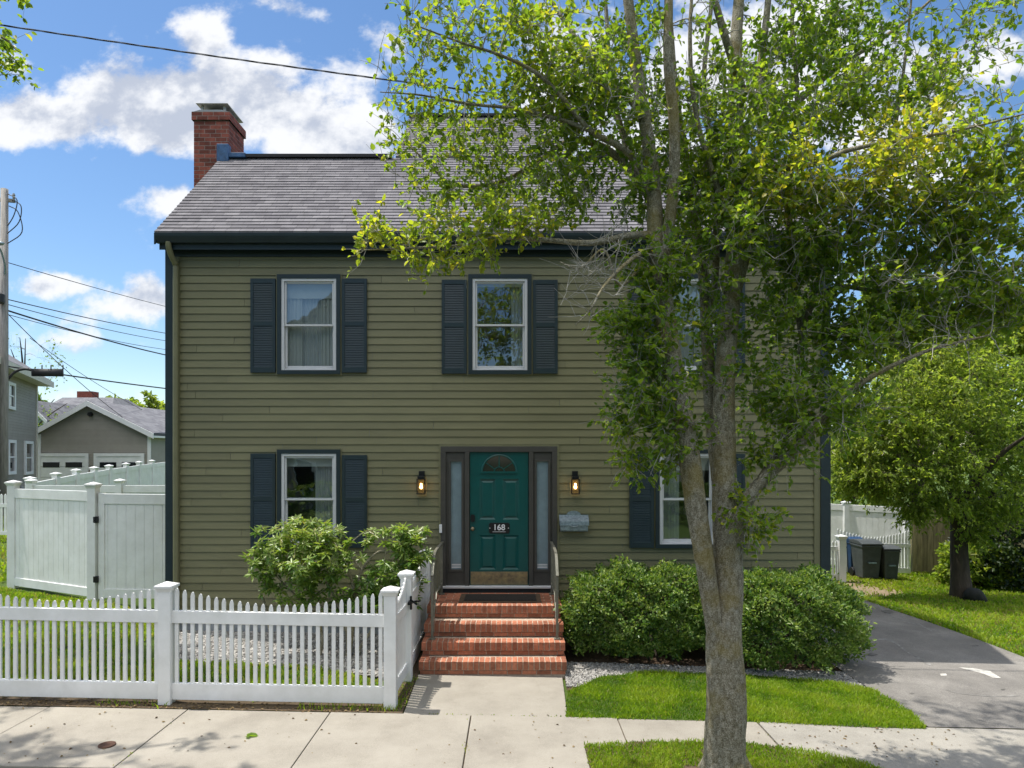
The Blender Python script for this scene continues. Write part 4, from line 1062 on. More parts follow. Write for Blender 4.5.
pf2 = thing('privacy_fence', 'white privacy fence across the yard directly behind the angled panel', 'fence', (-9, 16.5, .36))
yy = 16.2; xsq = [-11.4, -9.3, -7.2, -5.0]
for x in xsq: fpost(pf2, x, yy, 1.87, .14, .37)
for a, b2 in zip(xsq[:-1], xsq[1:]): privacy_panel(pf2, (a + .07, yy), (b2 - .07, yy), .37, .37, 1.72)
pf3 = thing('privacy_fence', 'long white boundary fence climbing in front of the grey garage', 'fence', (-12, 20, .4))
bp = [W(30, 478, 16.8), W(56, 473.5, 18.2), W(76, 470, 19.8), W(94, 467.6, 21.5), W(109, 465.6, 23.2), W(126, 463.6, 25.2), W(139, 462, 27.2), W(152, 460.6, 29.5), W(175, 458, 32)]
for p in bp: fpost(pf3, p.x, p.y, 2.02, .15, p.z - 1.98)
for p, q in zip(bp[:-1], bp[1:]): privacy_panel(pf3, (p.x, p.y), (q.x, q.y), p.z - 1.98, q.z - 1.98, 1.86)
pk = thing('picket_fence', 'small white picket fence far left beside the grey house', 'fence', (-13.5, 19, .5))
picket_panel(pk, (-16.5, 18.6), (-12.9, 18.6), 34, 1.25, 1.2, rails=((.1, .2), (.85, .95)), pw=.06, z_off=.05)
for x in (-16.5, -14.1, -12.85): fpost(pk, x, 18.6, 1.4, .14)
b_ = W(6, 490, 26); lw = thing('low_wall', 'low pale lattice panel between the grey house and white fences', 'wall', (b_.x, 26, .5))
b = MB(); b.box(b_.x - 2, b_.x + .6, 26, 26.1, .5, 1.6)
b.build('panel', M['foundation'], lw)

# ------------------------------------------------------------------ houses on the left
def lap(mbx, x0, x1, y, z0, z1, course=.13, apex=None):
    """lap siding facing the street; under a gable when apex = (x, z) is given"""
    n = int((z1 - z0) / course); zt2 = apex[1] if apex else z1
    k = 0; z = z0
    while z < zt2 - .01:
        a, b = x0, x1; zz = min(z + course, zt2)
        def cl(zq):
            if apex and zq > z1:
                f = (zq - z1) / (apex[1] - z1); return x0 + (apex[0] - x0) * f, x1 + (apex[0] - x1) * f
            return x0, x1
        (a0, b0), (a1, b1) = cl(z), cl(zz)
        mbx.add([(a0, y - .02, z), (b0, y - .02, z), (b1, y, zz), (a1, y, zz), (a0, y, z), (b0, y, z)], [(0, 1, 2, 3), (4, 5, 1, 0)], R.random()); z = zz

def gable_house(name, label, x0, x1, y0, y1, zg, ze, apex_x, za, wallm, over=.35, roofm='shingle2', trim='cream'):
    t = thing(name, label, 'garage' if 'garage' in name else 'house', ((x0 + x1) / 2, y0, zg))
    wv = MB(); lap(wv, x0, x1, y0, zg, ze, .13, (apex_x, za))
    wv.add([(x0, y0, zg), (x0, y1, zg), (x0, y1, ze), (x0, y0, ze)], [(0, 1, 2, 3)]); wv.add([(x1, y0, zg), (x1, y1, zg), (x1, y1, ze), (x1, y0, ze)], [(3, 2, 1, 0)])
    wv.add([(x0, y1, zg), (x1, y1, zg), (x1, y1, ze), (apex_x, y1, za), (x0, y1, ze)], [(4, 3, 2, 1, 0)]); wv.build('wall', M[wallm], t)
    rf = MB()
    for xe, s in ((x0, -1), (x1, 1)):
        sl_ = (za - ze) / abs(apex_x - xe); xo = xe + s * over; zo = ze - sl_ * over
        rf.hexa([(apex_x, y0 - over, za + .06), (xo, y0 - over, zo + .06), (xo, y1 + over, zo + .06), (apex_x, y1 + over, za + .06)][::s], [(apex_x, y0 - over, za + .2), (xo, y0 - over, zo + .2), (xo, y1 + over, zo + .2), (apex_x, y1 + over, za + .2)][::s])
    r_ = rf.build('roof', M[roofm], t); uv_plane(r_, lambda p: (p.y, p.x))
    for xe, s in ((x0, -1), (x1, 1)):
        sl_ = (za - ze) / abs(apex_x - xe); xo = xe + s * over; zo = ze - sl_ * over; k = MB()
        k.prism([(apex_x, za - .10), (xo, zo - .10), (xo, zo + .17), (apex_x, za + .17)], 1, y0 - over - .06, y0 - over - .002); k.build('rake_board', M[trim], t)
        k = MB(); k.box(min(xo, xe), max(xo, xe), y0 - over, y1 + over, zo - .04, zo + .055); k.build('soffit', M[trim], t)
    for xe, s in ((x0, 1), (x1, -1)):
        k = MB(); k.box(min(xe, xe + s * .16), max(xe, xe + s * .16), y0 - .05, y0 + .02, zg, ze); k.build('corner_board', M[trim], t)
    return t

def far_window(parent, x0, x1, y, z0, z1, trim='farwhite', tw=.12):
    k = MB()
    for a, b, c, e in ((x0, x1, z1 - tw, z1), (x0, x1, z0, z0 + tw), (x0, x0 + tw, z0 + tw, z1 - tw), (x1 - tw, x1, z0 + tw, z1 - tw)): k.box(a, b, y - .09, y - .021, c, e)
    zm = (z0 + z1) / 2; k.box(x0 + tw, x1 - tw, y - .07, y - .045, zm - .03, zm + .03)
    wq = k.build('window', M[trim], parent); p = MB(); p.box(x0 + tw, x1 - tw, y - .044, y - .024, z0 + tw, z1 - tw); p.build('pane', M['darkpane'], wq)

# grey garage
dG = 35; wx = lambda px, d: (px - 512) * d / F; wz = lambda py, d: H + (HZ - py) * d / F
gar = gable_house('garage', 'grey two door garage with white trimmed gable behind the white fences', wx(38, dG), wx(151, dG), dG, dG + 7.5, .6, wz(434, dG), wx(91, dG), wz(404.5, dG), 'greysiding', .3, trim='farwhite')
for a, b in ((38, 89), (94.7, 144.7)):
    x0, x1, zt_ = wx(a, dG), wx(b, dG), wz(453.3, dG); k = MB()
    k.box(x0, x1, dG - .10, dG - .03, zt_ - .16, zt_); k.box(x0, x0 + .16, dG - .10, dG - .03, .6, zt_ - .16); k.box(x1 - .16, x1, dG - .10, dG - .03, .6, zt_ - .16)
    dd = k.build('garage_door', M['farwhite'], gar)
    for i in range(4):
        h_ = (zt_ - .16 - .6) / 4; k = MB(); k.box(x0 + .16, x1 - .16, dG - .07, dG - .025, .6 + i * h_ + .01, .6 + (i + 1) * h_ - .01); k.build('door_section', M['farwhite'], dd)
    for i in (0, 1):
        u0 = x0 + .3 + i * (x1 - x0 - .3) / 2; k = MB(); k.box(u0, u0 + .85, dG - .08, dG - .0705, wz(466.5, dG) - .05, wz(466.5, dG) + .22); k.build('pane', M['darkpane'], dd)
k = MB(); k.lathe([(.1, -.25), (.12, -.1), (.05, -.03)], (wx(92, dG), dG, wz(414.5, dG)), 10, axis='y'); k.build('floodlight', M['black'], gar)
# grey gable house at the frame's edge
dN = 30
P0 = Vector((wx(36.8, 33), 33, 0)); ex = Vector((-.41, .912, 0)).normalized(); ey = Vector((-ex.y, ex.x, 0))
zeN = wz(376.5, 33)
nb = thing('neighbour_house', 'tall grey clapboard house with narrow white framed windows beside the utility pole', 'house', (P0.x, P0.y, .6))
def turn(mb): mb.v = [tuple(P0 + ex * x + ey * y + Vector((0, 0, z))) for x, y, z in mb.v]; return mb
LN_ = 12.0; DN = 7.5; zaN = zeN + 2.6
k = MB(); lap(k, -LN_, 0, 0, .6, zeN, .12)
k.add([(0, 0, .6), (0, DN, .6), (0, DN, zeN), (0, DN / 2, zaN), (0, 0, zeN)], [(0, 1, 2, 3, 4)]); k.add([(-LN_, 0, .6), (-LN_, DN, .6), (-LN_, DN, zeN), (-LN_, DN / 2, zaN), (-LN_, 0, zeN)], [(4, 3, 2, 1, 0)])
k.add([(-LN_, DN, .6), (0, DN, .6), (0, DN, zeN), (-LN_, DN, zeN)], [(3, 2, 1, 0)]); turn(k).build('wall', M['greysiding'], nb)
sl_ = (zaN - zeN) / (DN / 2); k = MB()
for ya, yb in ((-.55, DN / 2), (DN + .55, DN / 2)):
    zo = zeN - sl_ * .55
    k.add([(-LN_ - .4, ya, zo + .08), (.4, ya, zo + .08), (.4, yb, zaN + .08), (-LN_ - .4, yb, zaN + .08), (-LN_ - .4, ya, zo + .22), (.4, ya, zo + .22), (.4, yb, zaN + .22), (-LN_ - .4, yb, zaN + .22)][::1], [(0, 3, 2, 1), (4, 5, 6, 7), (0, 1, 5, 4), (1, 2, 6, 5), (2, 3, 7, 6), (3, 0, 4, 7)])
r_ = turn(k).build('roof', M['shingle2'], nb); uv_plane(r_, lambda p: ((p - P0).dot(ex), (p - P0).dot(ey)))
k = MB(); zo = zeN - sl_ * .55; k.box(-LN_ - .4, .4, -.58, -.0, zo - .06, zo + .078); k.box(-LN_ - .4, .4, -.64, -.582, zo - .10, zo + .16); turn(k).build('soffit', M['cream'], nb)
for x0 in (-.22, -LN_): k = MB(); k.box(x0, x0 + .22, -.05, .02, .6, zeN); turn(k).build('corner_board', M['cream'], nb)
k = MB(); k.box(-LN_, .02, -.06, -.03, .4, wz(490, 31.5)); turn(k).build('foundation', M['foundation'], nb)
def sN(px):                                        # distance along the wall seen at this column of the photograph
    t = (px - 512) / F; return (t * P0.y - P0.x) / (ex.x - t * ex.y)
def far_window2(pa, pb, za, zb2):
    xa, xb = sN(pa), sN(pb); k = MB(); tw = .2; tz = .13
    k.box(xa, xb, -.10, -.022, zb2 - tz, zb2); k.box(xa, xb, -.10, -.022, za, za + tz); k.box(xa, xa + tw, -.10, -.022, za + tz, zb2 - tz); k.box(xb - tw, xb, -.10, -.022, za + tz, zb2 - tz)
    zm = (za + zb2) / 2; k.box(xa + tw, xb - tw, -.07, -.04, zm - .03, zm + .03); wq = turn(k).build('window', M['farwhite'], nb)
    p = MB(); p.box(xa + tw, xb - tw, -.039, -.024, za + tz, zb2 - tz); turn(p).build('pane', M['darkpane'], wq)
def zN(px, py): s_ = sN(px); return wz(py, P0.y + ex.y * s_)
for pa, pb, y0, y1 in ((6, 13.3, 409.4, 382.3), (6, 13.8, 474.4, 439.8), (23, 31.2, 474.4, 441)):
    pm_ = (pa + pb) / 2; far_window2(pa, pb, zN(pm_, y0), zN(pm_, y1))
# hip roofed house behind the garage
dH = 50
hh = thing('far_house', 'grey hip roofed house with brick chimney rising behind the garage', 'house', (wx(75, dH), dH, .8))
x0, x1 = -36.2, -29.2; ze, zr = wz(424, dH), wz(397.5, dH + 3.5)
k = MB(); k.box(x0 + .3, x1 - .3, dH, dH + 9, .5, ze); k.build('wall', M['mint'], hh)
k = MB(); k.add([(x0, dH - .4, ze), (x1, dH - .4, ze), (x1, dH + 9.4, ze), (x0, dH + 9.4, ze), (-35.2, dH + 3.5, zr), (-31.2, dH + 3.5, zr), (-35.2, dH + 5.5, zr), (-31.2, dH + 5.5, zr)],
             [(0, 1, 5, 4), (1, 2, 7, 5), (2, 3, 6, 7), (3, 0, 4, 6), (4, 5, 7, 6), (3, 2, 1, 0)])
r_ = k.build('roof', M['shingle2'], hh); uv_plane(r_, lambda p: (p.x, p.y))
k = MB(); k.box(wx(78.5, dH + 4), wx(93.5, dH + 4), dH + 3.8, dH + 4.7, zr - .4, wz(391.5, dH + 4)); k.build('chimney', M['chimbrick'], hh)
mh = gable_house('far_house', 'mint green house with grey roof between the grey house and garage', wx(22, 45), wx(46, 45), 45, 53, .8, wz(419, 45), wx(30, 45), wz(403, 45), 'mint', .3, trim='farwhite')

# ------------------------------------------------------------------ utility pole and wires
dP = 25
upole = thing('utility_pole', 'weathered utility pole with crossarm and street light at the left', 'utility pole', (wx(2, dP), dP, .5))
k = MB(); k.tube([(wx(2.5, dP), dP, .3), (wx(3.5, dP), dP, 6), (wx(4.5, dP), dP, wz(189, dP))], [.17, .15, .12], 12); k.build('pole_shaft', M['pole'], upole, smooth=True)
k = MB(); zc = wz(200, dP); k.bar((wx(4, dP) - 1.0, dP - .25, zc), (wx(4, dP) + .33, dP + .1, zc), .1, .12); k.bar((wx(4, dP) - .3, dP - .12, zc - .6), (wx(4, dP) - .9, dP - .22, zc), .04, .04); k.build('crossarm', M['pole'], upole)
for xx in (-.95, -.5, .3):
    k = MB(); k.lathe([(.02, zc + .05), (.045, zc + .1), (.03, zc + .16), (.055, zc + .2), (.03, zc + .27)], (wx(4, dP) + xx, dP + (xx * .26), 0), 8); k.build('insulator', M['foundation'], upole)
k = MB(); k.tube(catmull([(wx(4, dP), dP, wz(279, dP)), (wx(9, dP), dP - .2, wz(268, dP)), (wx(11.5, dP), dP - .5, wz(256, dP)), (wx(14, dP), dP - .8, wz(252.5, dP))], 4), .035, 6); k.build('lamp_arm', M['galv'], upole)
k = MB(); k.lathe([(.02, -.35), (.14, -.25), (.17, 0), (.13, .25), (.03, .35)], (0, 0, 0), 10)
k.v = [(wx(16, dP) + z * .9, dP - 1 + y * .8, wz(251.8, dP) + x * .5) for x, y, z in k.v]; k.build('lamp_head', M['galv'], upole, smooth=True)
k = MB(); k.lathe([(.16, wz(305, dP)), (.2, wz(304, dP)), (.2, wz(296, dP)), (.1, wz(294.5, dP))], (wx(4, dP), dP - .28, 0), 12)
for q in ((200, 8, 14, 215), (206, 12, 19, 222), (212, 9, 22, 232)):
    k.tube(catmull([W(q[1], q[0] - 6, dP), W(q[1] + 9, q[0], dP), W(q[2], q[3], dP), W(7, q[3] + 12, dP)], 5), .018, 5)
k.build('jumper_wires', M['wire'], upole)

def wire(p0, p1, r, sag, label, name='power_line', extra=None, group='overhead lines running from the utility pole'):
    p0 = Vector(p0); p1 = Vector(p1); pts = []
    for i in range(25):
        s = i / 24; q = p0.lerp(p1, s); q.z -= sag * 4 * s * (1 - s); pts.append(q)
    k = MB(); k.tube(pts, r, 6)
    if extra: extra(k)
    o = k.build(name, M['wire'], None, smooth=True, origin=p0); tag(o, label, 'cable', group); return o
def far(px, py, d, px2=166, py2=0):                # continue a line past the house
    return W(px, py, d)
pp = wx(5, dP)
for (y0, y1, r, sg, lb) in [(262, 305, .016, .1, 'thin overhead line, highest of those crossing the sky at the left'), (299, 331, .02, .15, 'overhead line just below the highest one from the pole'),
                        (304, 337, .016, .25, 'thin overhead line between the second line and the thick bundled cable'), (310, 352, .035, .2, 'thick bundled cable sloping from the pole to the house corner'),
                        (314, 345, .014, .3, 'thin sagging line crossing just above the bundled cable')]:
    p0 = W(6, y0, dP); p1 = W(166, y1, 40); p1 = p0 + (p1 - p0) * 1.5
    wire(p0, p1, r, sg, lb)
wire(W(6, 312, dP), W(128, 421, 35.5), .014, .2, 'service line dropping steeply from the pole to the garage roof')
wire(W(30, 338, 27), W(175, 425, 45), .012, .3, 'service line sloping down past the garage roof to the right')
def splice(k):
    a, b = W(32, 372.5, 25.5), W(63, 372.8, 25.8); k.bar(a, b, .16, .27)
    for px in (42, 51, 63):
        k.bar(W(px, 370, 25.6), W(px, 365, 25.6), .03, .03)
    k.tube(catmull([W(8, 379, 25.2), W(15, 372, 25.3), W(24, 369, 25.4), W(34, 370.5, 25.5)], 5), .05, 6)
wire(W(6, 366, dP), W(240, 396, 40), .03, .1, 'heavy cable carrying a dark splice box beside the pole', extra=splice)
# twisted service cable over the front yard
wp0, wp1 = W(-160, 0, 10.0), W(1180, 168, 10.0)
k = MB(); tr_ = []
for s in range(3):
    pts = []
    for i in range(241):
        u = i / 240; q = wp0.lerp(wp1, u); q.z -= .28 * 4 * u * (1 - u) * .6; a = u * 70 + s * 2.1
        pts.append(q + Vector((0, math.cos(a), math.sin(a))) * .008)
    k.tube(pts, .006, 4)
tag(k.build('power_line', M['wire'], None, smooth=True, origin=wp0), 'twisted service cable crossing the sky above the chimney and roof', 'cable')

# ------------------------------------------------------------------ right side: fences, bins, rock
rf = thing('privacy_fence', 'white vinyl privacy fence behind the rubbish bins', 'fence', (9.5, 18.6, -.33))
fl_ = [(6.4, 20.9), (8.15, 19.85), (9.35, 19.13), (10.6, 18.38)]
for x, y in fl_: fpost(rf, x, y, 1.86, .14)
for p, q in zip(fl_[:-1], fl_[1:]):
    dv = (Vector(q) - Vector(p)).normalized() * .07; privacy_panel(rf, Vector(p) + dv, Vector(q) - dv, g(*p), g(*q), 1.76)
pr = thing('picket_fence', 'short white picket fence standing behind the rubbish bins', 'fence', (9.4, 18.25, -.3))
picket_panel(pr, (8.55, 18.0), (10.5, 18.0), 24, 1.20, .98, rails=((.05, .18), (.72, .82)), pw=.045)
pr2 = thing('picket_fence', 'short white picket fence end with square post next to the house corner', 'fence', (8.0, 16.8, -.3))
picket_panel(pr2, (7.0, 16.8), (8.02, 16.8), 12, 1.0, .98, rails=((.03, .18), (.76, .86)), pw=.045); fpost(pr2, 8.10, 16.8, 1.16, .17)
wf = thing('board_fence', 'weathered brown wooden board fence behind the yard tree', 'fence', (12.5, 18, -.35))
k = MB(); rr = random.Random(2)
for i in range(60):
    x = 10.95 + i * .142; y = 18.45; z = g(x, y); k.box(x, x + .136, y, y + .02, z - .05, z + 1.72 + rr.uniform(-.015, .015), rr.random())
k.build('board_panel', M['wood'], wf)
for x in (10.85, 13.2, 15.6):
    k = MB(); k.box(x - .07, x + .05, 18.38, 18.48, g(x, 18.4) - .1, g(x, 18.4) + 1.78, .9); k.build('post', M['wood'], wf)

def wheelie(x, y, w_, dpt, h, m, label):
    z = g(x, y); t = thing('trash_bin', label, 'bin', (x, y, z), 'rubbish bins by the white fence')
    k = MB(); k.hexa([(x - w_ * .40, y - dpt * .38, z + .03), (x + w_ * .40, y - dpt * .38, z + .03), (x + w_ * .40, y + dpt * .36, z + .03), (x - w_ * .40, y + dpt * .36, z + .03)],
                    [(x - w_ / 2, y - dpt / 2, z + h * .88), (x + w_ / 2, y - dpt / 2, z + h * .88), (x + w_ / 2, y + dpt / 2, z + h * .88), (x - w_ / 2, y + dpt / 2, z + h * .88)])
    k.box(x - w_ * .53, x + w_ * .53, y - dpt * .53, y + dpt * .5, z + h * .82, z + h * .885); k.build('body', m, t, bevel=.02)
    k = MB(); k.prism([(y - dpt * .55, z + h * .89), (y + dpt * .52, z + h * .89), (y + dpt * .52, z + h * .97), (y + dpt * .2, z + h), (y - dpt * .2, z + h * .99), (y - dpt * .55, z + h * .93)], 0, x - w_ * .54, x + w_ * .54); k.build('lid', m, t, bevel=.012)
    k = MB(); k.box(x - w_ * .2, x + w_ * .2, y - dpt * .47 - .03, y - dpt * .40, z + h * .42, z + h * .455); k.build('catch_bar', M['galv'], t)
    k = MB(); k.tube([(x - w_ * .5, y + dpt * .6, z + h * .86), (x + w_ * .5, y + dpt * .6, z + h * .86)], .018, 8); k.build('handle', m, t)
    for s in (-1, 1):
        k = MB(); k.lathe([(.02, -.03), (.11, -.03), (.12, 0), (.11, .03), (.02, .03)], (0, 0, 0), 14); k.v = [(x + s * w_ * .45 + c, y + dpt * .42 + a, z + .12 + b) for a, b, c in k.v]; k.build('wheel', M['black'], t)
wheelie(wx(866, 17.4), 17.4, .50, .62, .98, M['bin'], 'larger dark grey wheeled bin nearer the house')
wheelie(wx(887, 17.3), 17.3, .40, .5, .86, M['bin'], 'smaller dark grey wheeled bin nearer the wooden fence')
wheelie(wx(853.5, 17.95), 17.95, .34, .4, .98, M['binblue'], 'dark blue bin half hidden behind the larger grey bin')
k = MB(); c = G(976, 601); zc = g(*c)
k.lathe([(.03, -.08), (.14, -.05), (.19, .05), (.19, .15), (.15, .24), (.08, .29), (.01, .30)], (c[0], c[1], zc), 14); k.v = [(x + .05 * math.sin(y * 9 + z * 7), y + .04 * math.sin(x * 11), z + .03 * math.sin(x * 8 + y * 6)) for x, y, z in k.v]
tag(k.build('boulder', M['rubber'], None, smooth=True, origin=(c[0], c[1], zc)), 'dark rounded boulder at the foot of the yard tree', 'rock')
c = G(107, 745.5); k = MB(); k.lathe([(.075, 0.0), (.075, .012), (.06, .016), (.05, .012), (.002, .012)], (c[0], c[1], g(*c)), 20)
tag(k.build('valve_cover', M['rust'], None, origin=(c[0], c[1], g(*c))), 'small round rusty valve cover set in the sidewalk', 'cover')

# ------------------------------------------------------------------ the street tree
D0 = 6.1
st_tree = thing('street_tree', 'large multi stemmed street tree with lichened trunk in front of the house', 'tree', (1.9, 6.05, g(1.9, 6.05)))
def lm(pts, rad): return ([W(*p) for p in pts], rad)
limbs = [
    lm([(725, 790, 6.05), (725, 760, 6.05), (726, 700, 6.05), (724, 640, 6.05), (728, 590, 6.06), (727, 530, 6.07), (724, 470, 6.1), (724, 400, 6.2), (728, 330, 6.3), (735, 250, 6.4), (736, 150, 6.4), (736, 50, 6.5), (742, -60, 6.6), (738, -190, 6.6)],
       [.205, .182, .172, .155, .128, .122, .105, .095, .086, .078, .064, .055, .045, .025]),
    lm([(719, 690, 6.03), (716, 640, 6.0), (709, 590, 5.98), (701, 540, 5.97), (694, 490, 5.95), (686, 440, 5.95), (675, 380, 5.95), (664, 310, 6.0), (656, 240, 6.0), (652, 170, 6.05), (640, 90, 6.1), (628, 0, 6.1), (618, -110, 6.2)],
       [.05, .075, .080, .086, .092, .094, .090, .086, .074, .060, .052, .045, .025]),
    lm([(732, 560, 6.05), (742, 510, 6.0), (765, 478, 5.95), (790, 455, 5.9), (820, 420, 5.85), (845, 395, 5.8), (880, 372, 5.7), (930, 350, 5.6), (990, 335, 5.5)], [.075, .068, .052, .045, .037, .029, .021, .014, .007]),
    lm([(760, 482, 5.97), (782, 445, 6.1), (796, 400, 6.3), (803, 340, 6.4), (815, 290, 6.5), (835, 250, 6.6), (865, 210, 6.7), (890, 150, 6.8), (905, 60, 6.9), (915, -40, 6.9)], [.045, .042, .038, .035, .032, .028, .024, .02, .014, .007]),
    lm([(813, 300, 6.45), (840, 287, 6.4), (880, 291, 6.3), (930, 284, 6.2), (985, 272, 6.1), (1040, 262, 6.0)], [.025, .022, .019, .016, .011, .006]),
    lm([(718, 480, 6.15), (712, 420, 6.3), (707, 340, 6.5), (703, 270, 6.7), (690, 190, 6.8), (676, 100, 6.9), (668, 0, 7.0), (660, -100, 7.0)], [.06, .062, .058, .052, .046, .04, .03, .015]),
    lm([(660, 280, 6.0), (672, 200, 5.9), (674, 130, 5.8), (668, 60, 5.7), (668, -20, 5.7), (660, -120, 5.7)], [.055, .05, .048, .043, .035, .015]),
    lm([(733, 300, 6.35), (750, 230, 6.5), (762, 160, 6.7), (760, 80, 6.8), (768, 0, 6.9), (775, -110, 7)], [.06, .055, .05, .042, .032, .015]),
    lm([(650, 190, 6.05), (640, 165, 6.0), (622, 148, 5.9), (590, 130, 5.8), (560, 95, 5.7), (535, 72, 5.65), (500, 55, 5.6), (460, 42, 5.5), (415, 25, 5.4)], [.04, .034, .028, .023, .019, .016, .013, .009, .005]),
    lm([(656, 235, 6.0), (630, 236, 5.9), (590, 243, 5.8), (545, 240, 5.75), (500, 238, 5.7), (455, 246, 5.65), (410, 248, 5.6), (368, 250, 5.55)], [.038, .032, .026, .021, .017, .013, .009, .005]),
    lm([(652, 200, 6.05), (615, 155, 6.2), (575, 140, 6.3), (540, 160, 6.35), (510, 178, 6.4), (480, 186, 6.4), (450, 183, 6.4), (425, 160, 6.4), (400, 138, 6.4)], [.04, .036, .03, .025, .021, .017, .014, .010, .005]),
    lm([(590, 130, 5.8), (555, 118, 5.8), (510, 108, 5.8), (470, 104, 5.8), (420, 95, 5.7), (380, 92, 5.7)], [.022, .018, .015, .012, .008, .004]),
    lm([(736, 180, 6.4), (770, 170, 6.1), (810, 165, 5.8), (850, 150, 5.6), (900, 140, 5.5), (960, 130, 5.4), (1040, 110, 5.3)], [.034, .03, .025, .02, .015, .010, .005]),
    lm([(765, 130, 6.7), (800, 100, 6.9), (840, 65, 7.1), (880, 40, 7.2), (920, 10, 7.3), (960, -30, 7.3)], [.035, .032, .028, .022, .015, .008]),
    lm([(742, 90, 6.45), (720, 20, 6.2), (700, -60, 6.0), (690, -160, 6.0)], [.04, .034, .025, .01]),
    lm([(655, 245, 6.0), (628, 262, 5.6), (605, 285, 5.3), (590, 310, 5.2), (575, 325, 5.15)], [.022, .016, .011, .007, .003]),
    lm([(850, 240, 6.6), (880, 226, 6.3), (920, 222, 6.1), (970, 210, 6.0), (1030, 190, 5.9)], [.022, .019, .016, .012, .006]),
    lm([(707, 340, 6.5), (716, 260, 6.6), (713, 170, 6.7), (704, 80, 6.8), (712, -10, 6.9), (708, -110, 6.9)], [.035, .034, .03, .025, .02, .008]),
    lm([(803, 340, 6.4), (792, 270, 6.5), (788, 190, 6.6), (797, 100, 6.7), (792, 10, 6.8), (800, -90, 6.9)], [.034, .032, .028, .024, .018, .008]),
    lm([(735, 250, 6.4), (718, 190, 6.2), (697, 120, 6.1), (690, 40, 6.0), (696, -60, 6.0)], [.03, .028, .023, .018, .008]),
    lm([(652, 200, 6.05), (632, 160, 6.15), (612, 90, 6.25), (606, 10, 6.3), (598, -80, 6.3)], [.03, .028, .023, .018, .008]),
    lm([(645, 262, 6.0), (620, 285, 5.7), (604, 250, 5.6), (580, 268, 5.5), (560, 262, 5.45)], [.016, .012, .009, .006, .003]),
    lm([(640, 110, 6.1), (600, 70, 6.4), (570, 30, 6.6), (540, -20, 6.7), (520, -80, 6.8)], [.03, .027, .022, .016, .008]),
]
def flare(mb):
    for k in range(9):
        a = k / 9 * 6.28 + .3; c = Vector((1.9, 6.05, 0)); zz = g(1.9, 6.05); r1 = R.uniform(.26, .36)
        pts = [c + Vector((math.cos(a) * r, math.sin(a) * r, zz + z)) for r, z in ((r1, -.06), (r1 * .74, .01), (.185, .07), (.135, .16), (.09, .30))]
        mb.tube(catmull(pts, 4), lerp_list([.02, .04, .05, .05, .03], 17), 8, rough=.06)
trunk, nodes = limbs_mesh('trunk', limbs, M['bark'], st_tree, 24, .035, flare)
# moss and lichen: yellow-green patches are a property of the bark material
def add_moss(m):
    nt = m.node_tree; n, l = nt.nodes, nt.links; p = n['Principled BSDF']
    src = p.inputs['Base Color'].links[0].from_socket
    tc = n.new('ShaderNodeTexCoord')
    for sc, lo, hi, col, amt in ((3.0, .50, .64, (.26, .20, .04), .5), (13, .58, .74, (.36, .36, .31), .45)):
        z = n.new('ShaderNodeTexNoise'); z.inputs['Scale'].default_value = sc; z.inputs['Detail'].default_value = 5; l.new(tc.outputs['Object'], z.inputs['Vector'])
        mr = n.new('ShaderNodeMapRange'); mr.inputs[1].default_value = lo; mr.inputs[2].default_value = hi; mr.inputs[4].default_value = amt; l.new(z.outputs['Fac'], mr.inputs[0])
        mx_ = n.new('ShaderNodeMix'); mx_.data_type = 'RGBA'; l.new(mr.outputs[0], mx_.inputs[0]); l.new(src, mx_.inputs[6]); mx_.inputs[7].default_value = (*col, 1); src = mx_.outputs[2]
    l.new(src, p.inputs['Base Color'])
add_moss(M['bark'])

